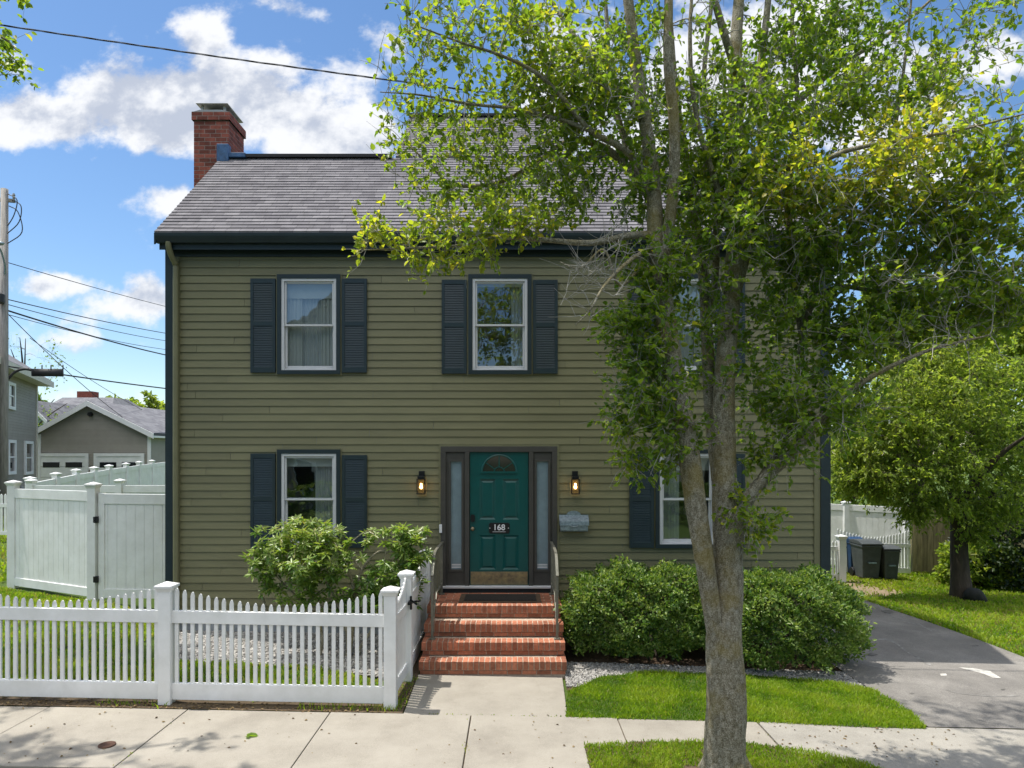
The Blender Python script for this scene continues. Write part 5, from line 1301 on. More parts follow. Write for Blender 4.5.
def B(px, py, d, rx, ry, rd, n, tn, dens=1.0):
    s = d / F; return (tuple(W(px, py, d)), (rx * s, rd, ry * s), n, tn, dens)
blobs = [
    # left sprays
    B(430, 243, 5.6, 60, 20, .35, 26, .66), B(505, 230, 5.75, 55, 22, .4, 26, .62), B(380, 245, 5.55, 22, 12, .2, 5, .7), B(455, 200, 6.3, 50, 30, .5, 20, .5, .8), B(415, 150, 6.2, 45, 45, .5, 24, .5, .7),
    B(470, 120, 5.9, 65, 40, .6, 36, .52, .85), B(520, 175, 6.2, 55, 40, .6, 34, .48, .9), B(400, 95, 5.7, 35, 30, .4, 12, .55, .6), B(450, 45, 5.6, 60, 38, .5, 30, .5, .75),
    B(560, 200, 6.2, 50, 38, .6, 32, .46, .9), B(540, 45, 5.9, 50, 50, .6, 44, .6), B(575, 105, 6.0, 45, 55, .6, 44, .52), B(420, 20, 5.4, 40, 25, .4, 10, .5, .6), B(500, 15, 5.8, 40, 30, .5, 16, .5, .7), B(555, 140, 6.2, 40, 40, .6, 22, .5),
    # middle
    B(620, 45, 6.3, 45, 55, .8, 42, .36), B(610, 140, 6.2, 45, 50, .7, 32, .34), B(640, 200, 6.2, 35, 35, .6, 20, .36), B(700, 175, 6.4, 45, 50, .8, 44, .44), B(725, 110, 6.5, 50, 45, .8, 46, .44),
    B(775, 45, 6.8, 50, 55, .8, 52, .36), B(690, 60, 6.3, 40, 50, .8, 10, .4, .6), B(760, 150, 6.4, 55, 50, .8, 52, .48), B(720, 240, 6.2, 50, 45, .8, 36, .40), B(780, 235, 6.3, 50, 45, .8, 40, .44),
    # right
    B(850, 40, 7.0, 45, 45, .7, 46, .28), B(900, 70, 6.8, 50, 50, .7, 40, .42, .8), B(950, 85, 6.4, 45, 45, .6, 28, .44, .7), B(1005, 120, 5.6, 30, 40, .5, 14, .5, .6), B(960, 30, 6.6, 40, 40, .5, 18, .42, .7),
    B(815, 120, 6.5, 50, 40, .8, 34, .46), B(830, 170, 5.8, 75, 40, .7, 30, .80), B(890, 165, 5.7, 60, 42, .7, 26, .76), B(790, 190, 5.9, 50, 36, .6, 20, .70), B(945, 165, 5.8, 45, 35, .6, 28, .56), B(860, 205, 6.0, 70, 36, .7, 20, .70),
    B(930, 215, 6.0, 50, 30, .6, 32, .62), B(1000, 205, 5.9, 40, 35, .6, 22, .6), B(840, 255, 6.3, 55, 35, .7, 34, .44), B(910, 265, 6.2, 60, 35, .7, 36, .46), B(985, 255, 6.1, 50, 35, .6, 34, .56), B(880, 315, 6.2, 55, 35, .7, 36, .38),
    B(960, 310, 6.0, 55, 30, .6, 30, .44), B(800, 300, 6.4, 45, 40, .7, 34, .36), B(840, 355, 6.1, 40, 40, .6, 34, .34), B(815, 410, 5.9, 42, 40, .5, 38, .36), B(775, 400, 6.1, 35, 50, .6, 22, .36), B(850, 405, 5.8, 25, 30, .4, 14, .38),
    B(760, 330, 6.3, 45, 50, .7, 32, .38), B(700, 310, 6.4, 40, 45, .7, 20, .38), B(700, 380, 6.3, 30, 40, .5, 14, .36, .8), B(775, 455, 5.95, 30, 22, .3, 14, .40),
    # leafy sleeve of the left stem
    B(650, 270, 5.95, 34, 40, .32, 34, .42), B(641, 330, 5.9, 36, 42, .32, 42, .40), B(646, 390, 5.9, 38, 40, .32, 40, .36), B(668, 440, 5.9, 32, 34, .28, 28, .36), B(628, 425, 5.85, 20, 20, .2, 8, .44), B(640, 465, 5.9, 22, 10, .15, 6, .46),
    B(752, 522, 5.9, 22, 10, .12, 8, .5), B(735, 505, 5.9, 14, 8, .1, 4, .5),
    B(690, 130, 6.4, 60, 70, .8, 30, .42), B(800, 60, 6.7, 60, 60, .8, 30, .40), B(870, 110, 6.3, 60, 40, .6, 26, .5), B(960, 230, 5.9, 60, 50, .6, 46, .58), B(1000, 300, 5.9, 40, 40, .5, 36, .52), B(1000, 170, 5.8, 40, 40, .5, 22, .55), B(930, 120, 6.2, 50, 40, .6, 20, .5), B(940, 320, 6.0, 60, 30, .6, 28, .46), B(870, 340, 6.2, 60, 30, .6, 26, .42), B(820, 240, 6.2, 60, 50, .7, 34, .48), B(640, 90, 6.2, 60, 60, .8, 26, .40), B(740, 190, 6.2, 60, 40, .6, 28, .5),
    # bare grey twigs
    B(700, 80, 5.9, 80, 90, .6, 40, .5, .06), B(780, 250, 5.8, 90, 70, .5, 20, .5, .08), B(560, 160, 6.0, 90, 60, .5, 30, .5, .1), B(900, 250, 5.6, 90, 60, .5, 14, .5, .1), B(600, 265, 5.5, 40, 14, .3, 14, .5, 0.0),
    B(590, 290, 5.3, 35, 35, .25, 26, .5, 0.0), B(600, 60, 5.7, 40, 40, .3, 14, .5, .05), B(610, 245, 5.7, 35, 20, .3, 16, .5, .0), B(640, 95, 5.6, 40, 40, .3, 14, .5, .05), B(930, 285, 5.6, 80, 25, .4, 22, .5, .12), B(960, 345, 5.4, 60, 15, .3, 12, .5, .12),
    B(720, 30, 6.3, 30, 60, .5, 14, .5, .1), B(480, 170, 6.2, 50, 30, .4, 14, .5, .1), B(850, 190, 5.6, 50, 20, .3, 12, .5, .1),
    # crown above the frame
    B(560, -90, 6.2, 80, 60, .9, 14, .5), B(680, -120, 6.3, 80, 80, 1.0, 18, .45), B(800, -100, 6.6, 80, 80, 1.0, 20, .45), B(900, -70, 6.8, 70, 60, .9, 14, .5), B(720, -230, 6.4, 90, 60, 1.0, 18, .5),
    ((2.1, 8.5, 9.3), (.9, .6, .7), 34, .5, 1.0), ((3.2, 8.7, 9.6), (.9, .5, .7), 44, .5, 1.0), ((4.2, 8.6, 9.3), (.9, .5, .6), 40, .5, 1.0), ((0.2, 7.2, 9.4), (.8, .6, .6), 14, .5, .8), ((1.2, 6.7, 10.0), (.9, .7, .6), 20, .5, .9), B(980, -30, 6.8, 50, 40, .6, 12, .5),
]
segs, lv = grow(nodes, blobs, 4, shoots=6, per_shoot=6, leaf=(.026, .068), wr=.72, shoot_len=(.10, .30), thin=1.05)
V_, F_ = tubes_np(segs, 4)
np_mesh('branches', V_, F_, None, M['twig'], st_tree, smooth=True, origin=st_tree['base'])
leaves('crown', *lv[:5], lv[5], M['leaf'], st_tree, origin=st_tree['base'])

# street tree off the left edge of the frame: its branch tips and its shade are in the picture
lt = thing('street_tree', 'street tree at the left edge showing only leafy branch tips', 'tree', (-8.9, 6.3, g(-8.9, 6.3)))
limbs2 = [([(-8.9, 6.3, .1), (-8.9, 6.3, 1.5), (-8.95, 6.4, 3.2), (-8.8, 6.5, 5.2), (-8.6, 6.6, 7.2), (-8.2, 6.7, 9.2), (-7.9, 6.7, 10.8)], [.27, .2, .18, .16, .12, .08, .03]),
          ([(-8.85, 6.45, 4.2), (-8.9, 7.2, 5.6), (-8.8, 8.2, 6.9), (-8.7, 9.0, 7.9)], [.11, .08, .05, .02]), ([(-8.6, 6.6, 7.0), (-7.6, 6.3, 8.0), (-6.6, 6.0, 8.8), (-5.7, 5.8, 9.2)], [.09, .06, .04, .015]),
          ([(-8.85, 6.4, 4.0), (-8.0, 6.4, 5.6), (-6.9, 6.6, 6.9), (-5.6, 7.2, 7.25), (-5.25, 7.3, 7.1)], [.07, .05, .03, .015, .005]), ([(-8.9, 6.4, 4.5), (-9.9, 6.0, 6.2), (-10.5, 5.6, 7.5)], [.1, .07, .03])]
limbs2 = [([Vector(p) for p in a], b) for a, b in limbs2]
_, nd2 = limbs_mesh('trunk', limbs2, M['bark'], lt, 12, .04)
bl2 = [((-8.7, 8.8, 7.8), (.8, .9, .8), 34, .5, 1), ((-8.9, 7.6, 8.8), (1.1, 1.2, 1.0), 50, .5, 1), ((-7.6, 6.6, 9.3), (1.2, 1.2, 1.0), 54, .5, 1), ((-6.3, 6.0, 9.2), (.9, .9, .7), 36, .5, 1), ((-5.5, 6.2, 9.4), (.8, .8, .6), 22, .5, 1), ((-7.4, 6.5, 8.0), (.8, .6, .4), 20, .5, 1),
       ((-8.4, 6.6, 10.5), (1.2, 1.2, .8), 34, .5, 1), ((-9.8, 6.4, 8.0), (1, 1.2, 1.2), 34, .5, 1), ((-9.0, 9.9, 7.6), (.7, .7, .7), 18, .5, 1), ((-8.6, 10.3, 8.6), (.6, .6, .6), 12, .5, 1), (tuple(W(-10, 22, 7.2)), (.12, .15, .25), 3, .5, .7), (tuple(W(-4, 60, 7.2)), (.06, .1, .2), 1, .5, .6), ((-7.95, 9.7, 8.6), (.65, .6, .6), 22, .5, 1), ((-7.35, 9.2, 9.5), (.6, .7, .6), 20, .5, 1), ((-8.2, 9.0, 8.7), (.8, .8, .7), 40, .5, 1), ((-7.9, 9.9, 8.9), (.8, .8, .7), 50, .5, 1), ((-7.1, 9.1, 9.6), (.8, .8, .6), 46, .5, 1), ((-9.0, 10.2, 8.6), (.8, .8, .7), 40, .5, 1)]
segs, lv = grow(nd2, bl2, 8, shoots=5, per_shoot=6, leaf=(.06, .10), wr=.7)
V_, F_ = tubes_np(segs, 4); np_mesh('branches', V_, F_, None, M['twig'], lt, smooth=True, origin=lt['base']); leaves('crown', *lv[:5], lv[5], M['leaf'], lt, origin=lt['base'])

# ------------------------------------------------------------------ the yard tree on the right and trees farther off
def simple_tree(name, label, base, limbs, blobs, seed, leafm, barkm, leaf, shoots=5, per=7, sl=(.2, .5), sag=0.0, group=None, wr=.6, thin=1.0):
    t = thing(name, label, 'tree', base, group)
    _, nd = limbs_mesh('trunk', [([Vector(p) for p in a], b) for a, b in limbs], M[barkm], t, 12, .04)
    segs, lv = grow(nd, blobs, seed, shoots=shoots, per_shoot=per, leaf=leaf, wr=wr, shoot_len=sl, sag=sag, thin=thin)
    V_, F_ = tubes_np(segs, 4); np_mesh('branches', V_, F_, None, M[barkm], t, smooth=True, origin=t['base'])
    if len(lv[0]): leaves('crown', *lv[:5], lv[5], M[leafm], t, origin=t['base'])
    return t
b0 = G(961, 598); bx, by = b0; bzz = g(bx, by)
W2 = lambda px, py, dd=0.0: tuple(W(px, py, by + dd))
lim = [([(bx, by, bzz - .1), (bx - .02, by, bzz + .6), (bx - .05, by, bzz + 1.4), (bx - .1, by, bzz + 2.1), (bx - .2, by + .1, bzz + 3.2), (bx - .1, by, bzz + 4.6)], [.24, .18, .165, .14, .10, .04]),
       ([(bx - .05, by, bzz + 1.5), (bx - .6, by - .2, bzz + 2.2), (bx - 1.4, by - .4, bzz + 3.2), (bx - 2.1, by - .5, bzz + 3.6)], [.09, .065, .045, .015]), ([(bx, by, bzz + 1.2), (bx + .5, by, bzz + 1.9), (bx + 1.2, by + .2, bzz + 3.0), (bx + 2, by + .2, bzz + 3.9)], [.09, .065, .045, .015]),
       ([(bx - .1, by, bzz + 2.0), (bx, by - 1.0, bzz + 3.0), (bx + .2, by - 1.8, bzz + 3.6)], [.09, .06, .02]), ([(bx - .1, by, bzz + 2.4), (bx - .5, by + 1.0, bzz + 3.6), (bx - .6, by + 1.8, bzz + 4.2)], [.08, .06, .02])]
def B2(px, py, dd, rx, ry, rd, n, tn, dens=1.0):
    s = (by + dd) / F; return (W2(px, py, dd), (rx * s, rd, ry * s), n, tn, dens)
bl = [B2(895, 400, -.3, 45, 55, 1.0, 60, .62), B2(870, 450, -.3, 32, 45, .8, 46, .58), B2(940, 385, -.4, 55, 50, 1.1, 66, .62), B2(1000, 400, -.2, 50, 60, 1.1, 60, .50), B2(1060, 400, 0, 50, 60, 1.1, 40, .46), B2(925, 450, -.6, 50, 50, .9, 64, .46), B2(985, 460, -.5, 45, 50, .9, 54, .42),
      B2(885, 472, -.2, 38, 26, .7, 38, .5), B2(930, 500, -.5, 32, 22, .6, 34, .42), B2(985, 515, -.4, 32, 30, .6, 32, .46), B2(950, 350, .2, 60, 30, 1.1, 44, .64), B2(1030, 470, -.3, 40, 50, .8, 36, .48), B2(900, 355, .3, 40, 30, .9, 26, .62), B2(856, 465, 0, 18, 28, .4, 18, .58)]
simple_tree('yard_tree', 'leafy yard tree with dark trunk on the lawn right of the driveway', (bx, by, bzz), lim, bl, 12, 'leaf2', 'darkbark', (.06, .11), 7, 9, (.25, .65), .28, wr=.48)

def tree_at(px, py_top, d, rad, label, seed, leafm='leaf3', n=110, leaf=(.18, .32), barkm='darkbark', name='far_tree', dens=1.0, group='trees standing beyond the back fences', ground=None, tn=.5, lw=1.0):
    x = (px - 512) * d / F; z0 = g(x, d) if ground is None else ground; zt_ = H + (HZ - py_top) * d / F; hgt = zt_ - z0; rs = random.Random(seed)
    lim = [([(x, d, z0 - .1), (x + .05 * hgt * rs.uniform(-1, 1), d, z0 + hgt * .3), (x, d, z0 + hgt * .6), (x + .1, d, z0 + hgt * .9)], [.03 * hgt * lw, .022 * hgt * lw, .013 * hgt * lw, .003 * hgt * lw])]
    for k in range(6):
        a = k * 1.05 + rs.random(); h0 = z0 + hgt * (.28 + .07 * k); lim.append(([(x, d, h0), (x + math.cos(a) * rad * .45, d + math.sin(a) * rad * .45, h0 + hgt * .15), (x + math.cos(a) * rad * .85, d + math.sin(a) * rad * .85, h0 + hgt * .24)], [.012 * hgt * lw, .008 * hgt * lw, .003 * hgt * lw]))
    bl = []
    for k in range(11):
        a = rs.uniform(0, 6.28); u = rs.uniform(.32, .88); rr = rad * math.sqrt(max(.05, 1 - ((u - .5) / .52) ** 2)) * rs.uniform(.25, .8)
        bl.append(((x + math.cos(a) * rr, d + math.sin(a) * rr, z0 + hgt * u), (rad * rs.uniform(.3, .5), rad * .4, hgt * rs.uniform(.09, .16)), n // 11, tn + rs.uniform(-.14, .14), dens))
    return simple_tree(name, label, (x, d, z0), lim, bl, seed, leafm, barkm, leaf, 5, 8, (.3, .9), 0, group)
tree_at(850, 400, 26, 3.2, 'green tree beyond the right white fence, left of the yard tree', 31, n=130)
tree_at(985, 300, 27, 5.0, 'tall green tree high behind the yard tree', 32, n=190, leaf=(.2, .34))
tree_at(925, 228, 25, 4.2, 'tall green tree behind the wooden fence, right of the house corner', 39, n=230, leaf=(.18, .30))
tree_at(1090, 260, 24, 5.5, 'broad tall tree at the right frame edge behind the shrubs', 33, n=190, leaf=(.2, .34))
tree_at(148, 394, 62, 3.6, 'round pale green tree behind the garage roof by the house corner', 34, n=130, leaf=(.35, .6), tn=.62)
tree_at(117, 399, 75, 3.0, 'small green tree peeking over the far hip roof', 35, n=80, leaf=(.4, .6), tn=.55)
tree_at(24, 322, 44, 3.0, 'nearly bare tree with dark twigs above the grey house', 36, n=330, leaf=(.12, .2), dens=.14, tn=.4, lw=.55)
tree_at(40, 388, 58, 2.2, 'dark green tree between the grey house and hip roof', 37, n=60, leaf=(.3, .5), tn=.3)
tree_at(780, 418, 33, 4.0, 'broad green tree hidden mostly behind the house corner', 38, n=110, leaf=(.25, .4))

# ------------------------------------------------------------------ shrubs
def hedge(name, label, c, r, n, seed, leafm='hedgeleaf', leaf=(.035, .062), pw=2.6, z0=None, lump=.085, wr=.5, tn=.46):
    rs = np.random.RandomState(seed); z0 = g(c[0], c[1]) if z0 is None else z0
    t = thing(name, label, 'shrub', (c[0], c[1], z0))
    mb = MB()
    for k in range(16):
        a = rs.uniform(0, 6.28); q = rs.uniform(.3, .8)
        p0 = Vector((c[0] + rs.uniform(-.5, .5) * r[0], c[1] + rs.uniform(-.3, .3) * r[1], z0 - .03)); p1 = Vector((c[0] + math.cos(a) * r[0] * q, c[1] + math.sin(a) * r[1] * q, c[2] + r[2] * rs.uniform(-.2, .6)))
        mb.tube(catmull([p0, p0.lerp(p1, .5) + Vector((0, 0, .08)), p1], 4), lerp_list([.018, .013, .005], 9), 5)
    mb.build('stems', M['darkbark'], t, smooth=True)
    u = unit(rs.normal(size=(n, 3)))
    se = (np.abs(u) ** pw).sum(1, keepdims=True) ** (-1 / pw)
    ph = rs.uniform(0, 6.28, 12)
    lum = 1 + lump * (np.sin(u[:, 0] * 9 + ph[0] + 2 * np.sin(u[:, 2] * 5 + ph[3])) + np.sin(u[:, 2] * 11 + ph[1]) * np.sin(u[:, 0] * 13 + ph[2]) + .7 * np.sin(u[:, 0] * 23 + u[:, 2] * 19 + ph[4]) + .5 * np.sin(u[:, 1] * 17 + ph[5]))[:, None]
    dep = 1 - np.abs(rs.normal(size=(n, 1))) * .11 + (rs.uniform(0, 1, (n, 1)) < .05) * rs.uniform(0, .1, (n, 1))
    P = np.array(c) + u * se * lum * dep * np.array(r)
    ok = P[:, 2] > z0 + .10 + .07 * np.sin(P[:, 0] * 7); P, u = P[ok], u[ok]; n = len(P)
    XP, XU = [], []                               # stray shoots standing out of the clipped outline
    for k in range(int(len(P) / 330)):
        i = rs.randint(len(P)); b0 = P[i]
        if b0[2] < c[2]: continue
        dv = u[i] * .5 + rs.normal(size=3) * .3 + np.array([0, 0, .8]); dv /= np.linalg.norm(dv); ln = rs.uniform(.05, .17) * r[2] / .6
        for q in range(9): XP.append(b0 + dv * ln * q / 8 + rs.normal(size=3) * .008); XU.append(dv)
    if XP: P = np.concatenate([P, XP]); u = np.concatenate([u, XU]); n = len(P)
    A = u * .6 + rs.normal(size=(n, 3)) * .6 + np.array([0, 0, .35]); nr = u * .8 + rs.normal(size=(n, 3)) * .45 + np.array([0, 0, .6]); L = rs.uniform(*leaf, n)
    ts = np.clip(tn + rs.normal(size=n) * .26 + .12 * np.sin(P[:, 0] * 8) * np.sin(P[:, 2] * 9), 0, 1)
    leaves('foliage', P, A, nr, L, L * wr * rs.uniform(.8, 1.2, n), ts, M[leafm], t, origin=t['base'])
    return t
hedge('shrub', 'dense clipped green shrub just right of the brick steps', (1.83, 9.62, .62), (1.10, .68, .60), 30000, 41)
hedge('shrub', 'wide rounded green shrub reaching the driveway at the house corner', (3.72, 9.50, .50), (1.10, .78, .66), 34000, 42, pw=2.4)
hedge('bush', 'dark evergreen bush at the right edge under the yard tree', (12.4, 16.6, .55), (1.3, 1.0, 1.35), 7000, 43, 'darkleaf', (.10, .18))
hedge('bush', 'pale green leafy bush between the yard tree and dark bush', (11.35, 16.6, .10), (.85, .6, .62), 3600, 44, 'leaf2', (.09, .15), tn=.6)
hedge('bush', 'low green bush in front of the white boundary fence left', (wx(135, 24), 23.2, .9), (1.1, .5, .5), 1200, 45, 'leaf2', (.10, .16))

# rhododendron: crooked branches ending in whorls of long leaves
rd = thing('rhododendron', 'open rhododendron with crooked branches behind the picket fence', 'shrub', (-2.3, 9.35, .03))
dR = 9.35
rl = [([W(345, 668, dR), W(348, 640, dR), W(340, 610, dR), W(325, 580, dR), W(305, 560, dR)], [.03, .028, .022, .016, .008]), ([W(348, 668, dR), W(352, 630, dR), W(355, 600, dR), W(350, 575, dR), W(340, 555, dR), W(335, 535, dR)], [.035, .03, .026, .02, .014, .006]),
      ([W(355, 600, dR), W(362, 570, dR), W(378, 552, dR - .1), W(392, 552, dR - .1), W(405, 548, dR - .1)], [.02, .018, .015, .012, .006]), ([W(318, 668, dR), W(322, 640, dR), W(316, 615, dR), W(295, 595, dR), W(275, 575, dR)], [.025, .022, .018, .013, .006]),
      ([W(362, 570, dR), W(348, 550, dR), W(360, 535, dR), W(372, 530, dR)], [.012, .012, .008, .005]), ([W(352, 660, dR), W(372, 630, dR), W(392, 605, dR), W(410, 585, dR)], [.022, .02, .015, .007]), ([W(272, 640, dR), W(266, 610, dR + .1), W(262, 596, dR + .1)], [.022, .02, .018]),
      ([W(352, 640, dR), W(335, 615, dR), W(325, 605, dR), W(312, 612, dR - .2)], [.02, .016, .012, .006])]
tr_, ndr = limbs_mesh('stems', rl, M['bark'], rd, 8, .04)
rb = []
def BR(px, py, dd, rx, ry, rdp, n, tn): s = (dR + dd) / F; rb.append((tuple(W(px, py, dR + dd)), (rx * s, rdp, ry * s), n, tn, 1.0))
for a in [(300, 533, 0, 44, 17, .45, 62, .66), (265, 560, -.1, 20, 22, .35, 40, .56), (310, 560, -.2, 40, 26, .4, 72, .58), (330, 545, -.1, 24, 20, .35, 34, .62), (262, 585, -.1, 12, 12, .2, 8, .46), (300, 592, -.1, 22, 18, .3, 26, .5), (330, 590, 0, 24, 16, .3, 16, .42), (366, 537, 0, 10, 9, .15, 6, .6),
          (404, 536, -.1, 26, 12, .25, 34, .56), (412, 552, -.1, 18, 14, .25, 24, .48), (395, 572, 0, 28, 17, .3, 44, .42), (372, 592, 0, 28, 17, .3, 44, .38), (350, 605, .1, 26, 12, .25, 26, .36), (412, 590, 0, 16, 16, .25, 26, .38), (352, 557, 0, 10, 6, .12, 4, .55)]: BR(*a)
rs = np.random.RandomState(17); segs, lv = grow(ndr, rb, 15, shoots=1, per_shoot=1, leaf=(.1, .12), shoot_len=(.03, .06), thin=1.3)
V_, F_ = tubes_np(segs, 5); np_mesh('branches', V_, F_, None, M['bark'], rd, smooth=True, origin=rd['base'])
ends = np.array([s[0][-1] for s in segs if len(s[0]) == 6]); tnn = []
bc = np.array([b[0] for b in rb]); bt = np.array([b[3] for b in rb])
LP, LA, LN, LL, LT = [], [], [], [], []
for e in ends:
    tn = bt[np.argmin(((bc - e) ** 2).sum(1))]; ax = unit((rs.normal(size=(1, 3)) * .35 + np.array([[0, -.25, 1]])))[0]
    for ring, (k, tilt, ln) in enumerate(((6, .25, .85), (8, -.15, 1.1))):
        a0 = rs.uniform(0, 6.28); u = np.cross(ax, [0.3, .9, .1]); u /= np.linalg.norm(u); v = np.cross(ax, u)
        for j in range(k):
            a = a0 + 6.28 * j / k + rs.normal() * .15; rdv = u * math.cos(a) + v * math.sin(a); LP.append(e + rdv * .008 - ax * .02 * ring); LA.append(rdv + ax * (tilt + rs.normal() * .2)); LN.append(ax + rs.normal(size=3) * .12); LL.append(rs.uniform(.075, .115) * ln); LT.append(np.clip(tn + rs.normal() * .13 + (.08 if ring == 0 else -.05), 0, 1))
LL = np.array(LL)
leaves('foliage', np.array(LP), np.array(LA), np.array(LN), LL, LL * .36, np.array(LT), M['rhodo'], rd, fold=.15, droop=.35, origin=rd['base'])

# fallen leaves and bits on the paving
rs = np.random.RandomState(23); q = np.concatenate([rs.uniform((-5.5, 6.0), (4.2, 7.4), (140, 2)), rs.uniform((-5.8, 7.33), (-1.3, 7.52), (520, 2)), rs.uniform((.7, 9.0), (4.4, 9.5), (240, 2)), rs.uniform((2.7, 6.6), (4.6, 7.3), (70, 2))])
n = len(q); P = np.stack([q[:, 0], q[:, 1], gz(q[:, 0], q[:, 1]) + .006], 1); A = unit(rs.normal(size=(n, 3)) * np.array([1, 1, .1])); L = rs.uniform(.015, .038, n)
M['litter'] = leaf_mat('dry_litter', (.05, .035, .02), (.14, .09, .045), (.22, .16, .08), .1, .8, .2)
o = leaves('leaf_litter', P, A, np.tile([0, 0, 1.0], (n, 1)) + rs.normal(size=(n, 3)) * .2, L, L * .6, rs.uniform(0, 1, n), M['litter'], kind='stuff'); tag(o, 'dry leaf litter scattered on sidewalk and beds', 'leaf litter')
c = G(252, 737); P = np.array([[c[0] - .05, c[1], g(*c) + .012]] * 3); o = leaves('fallen_leaf', P, np.array([[1, .25, .05], [.5, 1, .05], [.6, -.9, .08]]), np.array([[0, 0, 1.]] * 3), [.12, .07, .07], [.07, .05, .05], np.array([.3, .4, .35]), M['leaf'])
tag(o, 'single green leaf lying on the sidewalk', 'leaf')

# ------------------------------------------------------------------ across the street (seen in the window reflections)
ah = gable_house('house', 'pale grey gabled house across the street, mirrored in the windows', -14, -4.5, -24, -15, -.2, 7.6, -9.25, 11.2, 'greysiding', .4)
ah['category'] = 'house'
ah2 = gable_house('house', 'cream gabled house across the street facing the hedge', 3.5, 13.5, -27, -18, -.3, 6.6, 8.5, 10.2, 'cream', .4)
for a, b, c, e in ((4.6, 5.8, 4.2, 5.9), (8, 9.2, 4.2, 5.9), (11.2, 12.4, 4.2, 5.9), (4.6, 5.8, 1, 2.7), (11.2, 12.4, 1, 2.7), (8, 9.1, .1, 2.4)):
    k = MB(); k.box(a, b, -18.02, -17.9, c, e); wq = k.build('window', M['farwhite'], ah2); k = MB(); k.box(a + .1, b - .1, -17.899, -17.88, c + .1, e - .1); k.build('pane', M['darkpane'], wq)
for a, b, c, e in ((-11.5, -10.4, 4.6, 6.4), (-8, -6.9, 4.6, 6.4), (-11.5, -10.4, .9, 2.6), (-8, -6.9, .9, 2.6)):
    k = MB(); k.box(a, b, -15.02, -14.93, c, e); wq = k.build('window', M['farwhite'], ah); k = MB(); k.box(a + .1, b - .1, -14.929, -14.91, c + .1, e - .1); k.build('pane', M['darkpane'], wq)
for i, (x, y, h, rad) in enumerate([(3.5, -13, 8.5, 3.4), (-2.0, -21, 9.5, 3.6), (10, -14, 8.0, 3.2), (-13.5, -12, 7.5, 2.8)]):
    d = y; rsd = random.Random(60 + i)
    lim = [([(x, y, -.2), (x, y, h * .3), (x + .2, y, h * .6), (x, y, h * .9)], [.25, .18, .11, .03])]
    bl = [((x + rsd.uniform(-.6, .6) * rad, y + rsd.uniform(-.6, .6) * rad, h * rsd.uniform(.35, .9)), (rad * .45, rad * .45, h * .14), 13, rsd.uniform(.35, .6), 1.0) for _ in range(9)]
    simple_tree('street_tree', ['green tree straight across the street mirrored in the windows', 'tall tree behind the house across the street', 'green tree across the street opposite the driveway', 'green tree across the street left of the grey house'][i], (x, y, -.2), lim, bl, 60 + i, 'leaf3', 'darkbark', (.2, .34), 5, 8, (.3, .8), 0, 'trees across the street')

for hx_, lb in ((-9.0, 'long clipped hedge across the street before the grey house'), (7.0, 'long clipped hedge across the street before the cream house')):
    hedge('hedge', lb, (hx_, -10.2, .55), (6.0, .7, .9), 5000, 51 + int(hx_), leaf=(.14, .22), z0=-.2, lump=.03)
# ------------------------------------------------------------------ light, sky, camera
sun_dir = Vector((.345, -.095, -1.0)).normalized()
sun = bpy.data.lights.new('sun', 'SUN'); sun.energy = 3.2; sun.angle = math.radians(.53); sun.color = (1, .955, .87)
so = bpy.data.objects.new('sun', sun); C.objects.link(so); so.rotation_euler = sun_dir.to_track_quat('-Z', 'Y').to_euler(); so.location = (-10, 3, 30)
el = math.asin(-sun_dir.z); az = math.atan2(-sun_dir.x, -sun_dir.y)

wd = bpy.data.worlds.new('World'); bpy.context.scene.world = wd; wd.use_nodes = True
nt = wd.node_tree; n, l = nt.nodes, nt.links
sky = n.new('ShaderNodeTexSky'); sky.sky_type = 'NISHITA'; sky.sun_disc = False; sky.sun_elevation = el; sky.sun_rotation = az; sky.air_density = 1.0; sky.dust_density = .35; sky.ozone_density = 2.2
tc = n.new('ShaderNodeTexCoord'); sp = n.new('ShaderNodeSeparateXYZ'); l.new(tc.outputs['Generated'], sp.inputs[0])
def mth(op, a, b=None, c=None):
    q = n.new('ShaderNodeMath'); q.operation = op
    for i, v in enumerate((a, b, c)):
        if v is None: continue
        if isinstance(v, (int, float)): q.inputs[i].default_value = v
        else: l.new(v, q.inputs[i])
    return q.outputs[0]
ay = mth('MAXIMUM', mth('ABSOLUTE', sp.outputs['Y']), .02)
U_ = mth('DIVIDE', sp.outputs['X'], ay); V0 = mth('DIVIDE', sp.outputs['Z'], ay)
wn = n.new('ShaderNodeTexNoise'); wn.inputs['Scale'].default_value = 5; wn.inputs['Detail'].default_value = 4; l.new(tc.outputs['Generated'], wn.inputs['Vector'])
ws = n.new('ShaderNodeSeparateXYZ'); l.new(wn.outputs['Color'], ws.inputs[0])
U2 = mth('MULTIPLY_ADD', mth('SUBTRACT', ws.outputs[0], .5), .10, U_); V2 = mth('MULTIPLY_ADD', mth('SUBTRACT', ws.outputs[1], .5), .08, V0)
cl = [(200, 108, 155, 50, 1.5), (250, 85, 95, 48, 1.0), (45, 120, 80, 32, 1.15), (325, 138, 78, 40, 1.3), (215, 35, 44, 40, .75), (170, 196, 50, 26, .95), (55, 282, 55, 14, .85), (125, 300, 62, 26, .95), (90, 345, 130, 20, .55), (20, 60, 40, 30, .5), (60, 400, 150, 30, .6),
      (400, 40, 35, 30, .42), (290, 5, 50, 18, .5), (620, 110, 130, 80, 1.0), (760, 60, 120, 80, 1.0), (900, 110, 120, 80, 1.0), (980, 50, 60, 60, .75), (620, 300, 300, 80, .8), (1000, 200, 60, 40, .5), (-250, 150, 200, 80, 1.0), (1350, 150, 250, 80, 1.0), (500, -250, 260, 70, .9)]
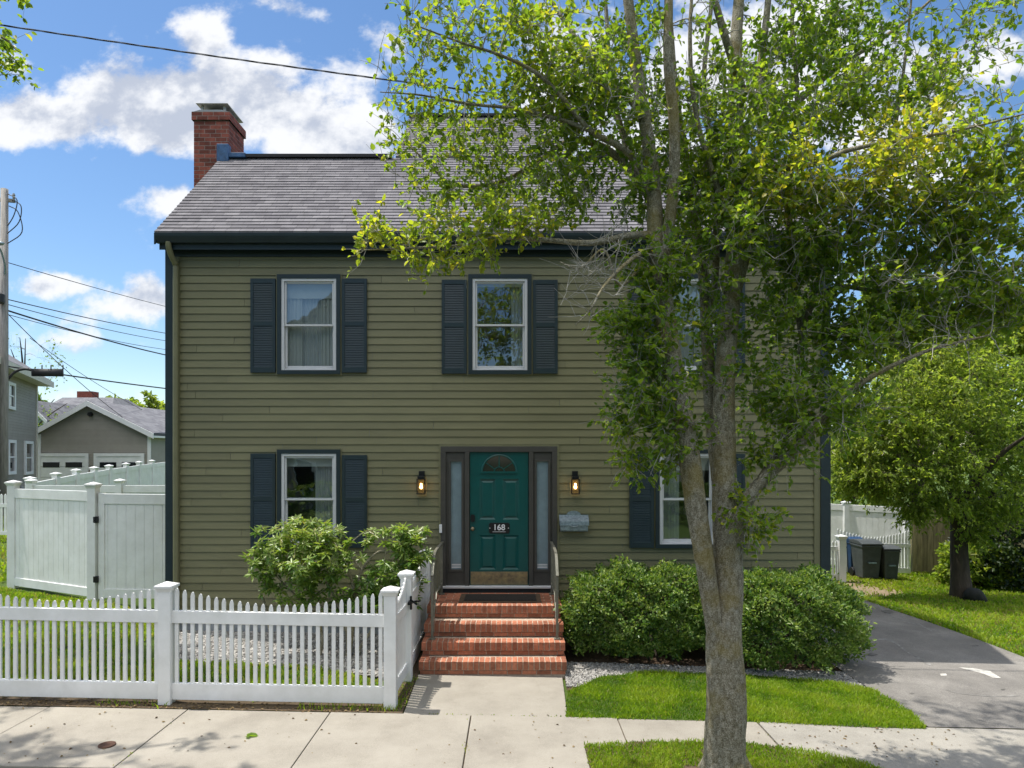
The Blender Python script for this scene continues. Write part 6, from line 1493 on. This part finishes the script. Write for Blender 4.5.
behind = mth('LESS_THAN', sp.outputs['Y'], 0.0); high = n.new('ShaderNodeMapRange'); l.new(sp.outputs['Z'], high.inputs[0]); high.inputs[1].default_value = .42; high.inputs[2].default_value = .62
fill_cloud = mth('MULTIPLY', behind, high.outputs[0])     # bright cloud added in the unseen sky behind the viewer to fill the facade
tot = None
for px, py, rx, ry, amp in cl:
    a = mth('DIVIDE', mth('SUBTRACT', U2, (px - 512) / F), rx / F); b = mth('DIVIDE', mth('SUBTRACT', V2, (HZ - py) / F), ry / F)
    e = mth('MULTIPLY', mth('POWER', math.e, mth('MULTIPLY', mth('ADD', mth('MULTIPLY', a, a), mth('MULTIPLY', b, b)), -1.0)), amp)
    tot = e if tot is None else mth('MAXIMUM', tot, e)
cv = n.new('ShaderNodeCombineXYZ'); l.new(U_, cv.inputs[0]); l.new(mth('MULTIPLY', V0, 1.25), cv.inputs[1]); l.new(sp.outputs['Y'], cv.inputs[2])
def fbm(scale, det, rough, off=0):
    q = n.new('ShaderNodeTexNoise'); q.inputs['Scale'].default_value = scale; q.inputs['Detail'].default_value = det; q.inputs['Roughness'].default_value = rough
    m_ = n.new('ShaderNodeMapping'); m_.inputs['Location'].default_value = (off, off * .7, 0); l.new(cv.outputs[0], m_.inputs[0]); l.new(m_.outputs[0], q.inputs['Vector']); return q.outputs['Fac']
def fbm2(scale, det, rough, loc):
    q = n.new('ShaderNodeTexNoise'); q.inputs['Scale'].default_value = scale; q.inputs['Detail'].default_value = det; q.inputs['Roughness'].default_value = rough
    m_ = n.new('ShaderNodeMapping'); m_.inputs['Location'].default_value = loc; l.new(cv.outputs[0], m_.inputs[0]); l.new(m_.outputs[0], q.inputs['Vector']); return q.outputs['Fac']
n1 = fbm2(8, 13, .60, (0, 0, 0)); n1u = fbm2(8, 6, .58, (-.012, .045, 0)); n2 = fbm(4.2, 8, .6, 3.3)
tot = mth('MAXIMUM', mth('MULTIPLY', tot, mth('SUBTRACT', 1.0, behind)), mth('MULTIPLY', fill_cloud, .95))
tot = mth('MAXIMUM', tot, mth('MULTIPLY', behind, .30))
dens = mth('ADD', tot, mth('MULTIPLY', mth('SUBTRACT', n1, .5), 2.5))
mr = n.new('ShaderNodeMapRange'); mr.interpolation_type = 'SMOOTHSTEP'; l.new(dens, mr.inputs[0]); mr.inputs[1].default_value = .38; mr.inputs[2].default_value = .84
relief = mth('MULTIPLY', mth('SUBTRACT', n1u, n1), 2.6)
shd = n.new('ShaderNodeMapRange'); shd.interpolation_type = 'SMOOTHSTEP'; l.new(mth('ADD', mth('ADD', mth('MULTIPLY', tot, .42), relief), mth('MULTIPLY', mth('SUBTRACT', n2, .5), 1.2)), shd.inputs[0]); shd.inputs[1].default_value = .15; shd.inputs[2].default_value = .80
cc_ = n.new('ShaderNodeMix'); cc_.data_type = 'RGBA'; l.new(shd.outputs[0], cc_.inputs[0]); cc_.inputs[6].default_value = (4.85, 4.9, 5.0, 1); cc_.inputs[7].default_value = (2.7, 2.95, 3.5, 1)
mx_ = n.new('ShaderNodeMix'); mx_.data_type = 'RGBA'; l.new(mth('MULTIPLY', mr.outputs[0], .96), mx_.inputs[0])
hs = n.new('ShaderNodeHueSaturation'); hs.inputs['Saturation'].default_value = 1.14; hs.inputs['Value'].default_value = .80; l.new(sky.outputs[0], hs.inputs['Color'])
lit = n.new('ShaderNodeMix'); lit.data_type = 'RGBA'; l.new(fill_cloud, lit.inputs[0]); l.new(cc_.outputs[2], lit.inputs[6]); lit.inputs[7].default_value = (10.6, 10.5, 10.3, 1)  # the added fill cloud takes a much brighter white than the other clouds
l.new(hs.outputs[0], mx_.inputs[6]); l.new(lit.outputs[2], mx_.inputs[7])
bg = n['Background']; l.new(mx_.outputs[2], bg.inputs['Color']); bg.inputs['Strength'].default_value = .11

cam = bpy.data.cameras.new('camera'); co = bpy.data.objects.new('camera', cam); C.objects.link(co)
co.location = (0, 0, H); co.rotation_euler = (math.radians(90), 0, 0); cam.sensor_width = 36; cam.lens = F / 1024 * 36; cam.shift_y = (HZ - 384) / 1024; cam.clip_end = 2000; cam.clip_start = .05
sc = bpy.context.scene; sc.camera = co
sc.view_settings.view_transform = 'Standard'; sc.view_settings.look = 'None'; sc.view_settings.exposure = 0.93; sc.view_settings.gamma = 1
sc.render.engine = 'CYCLES'; cy = sc.cycles
cy.max_bounces = 6; cy.diffuse_bounces = 4; cy.glossy_bounces = 3; cy.transmission_bounces = 4; cy.transparent_max_bounces = 8; cy.use_denoising = True
cy.caustics_reflective = False; cy.caustics_refractive = False; cy.sample_clamp_indirect = 6
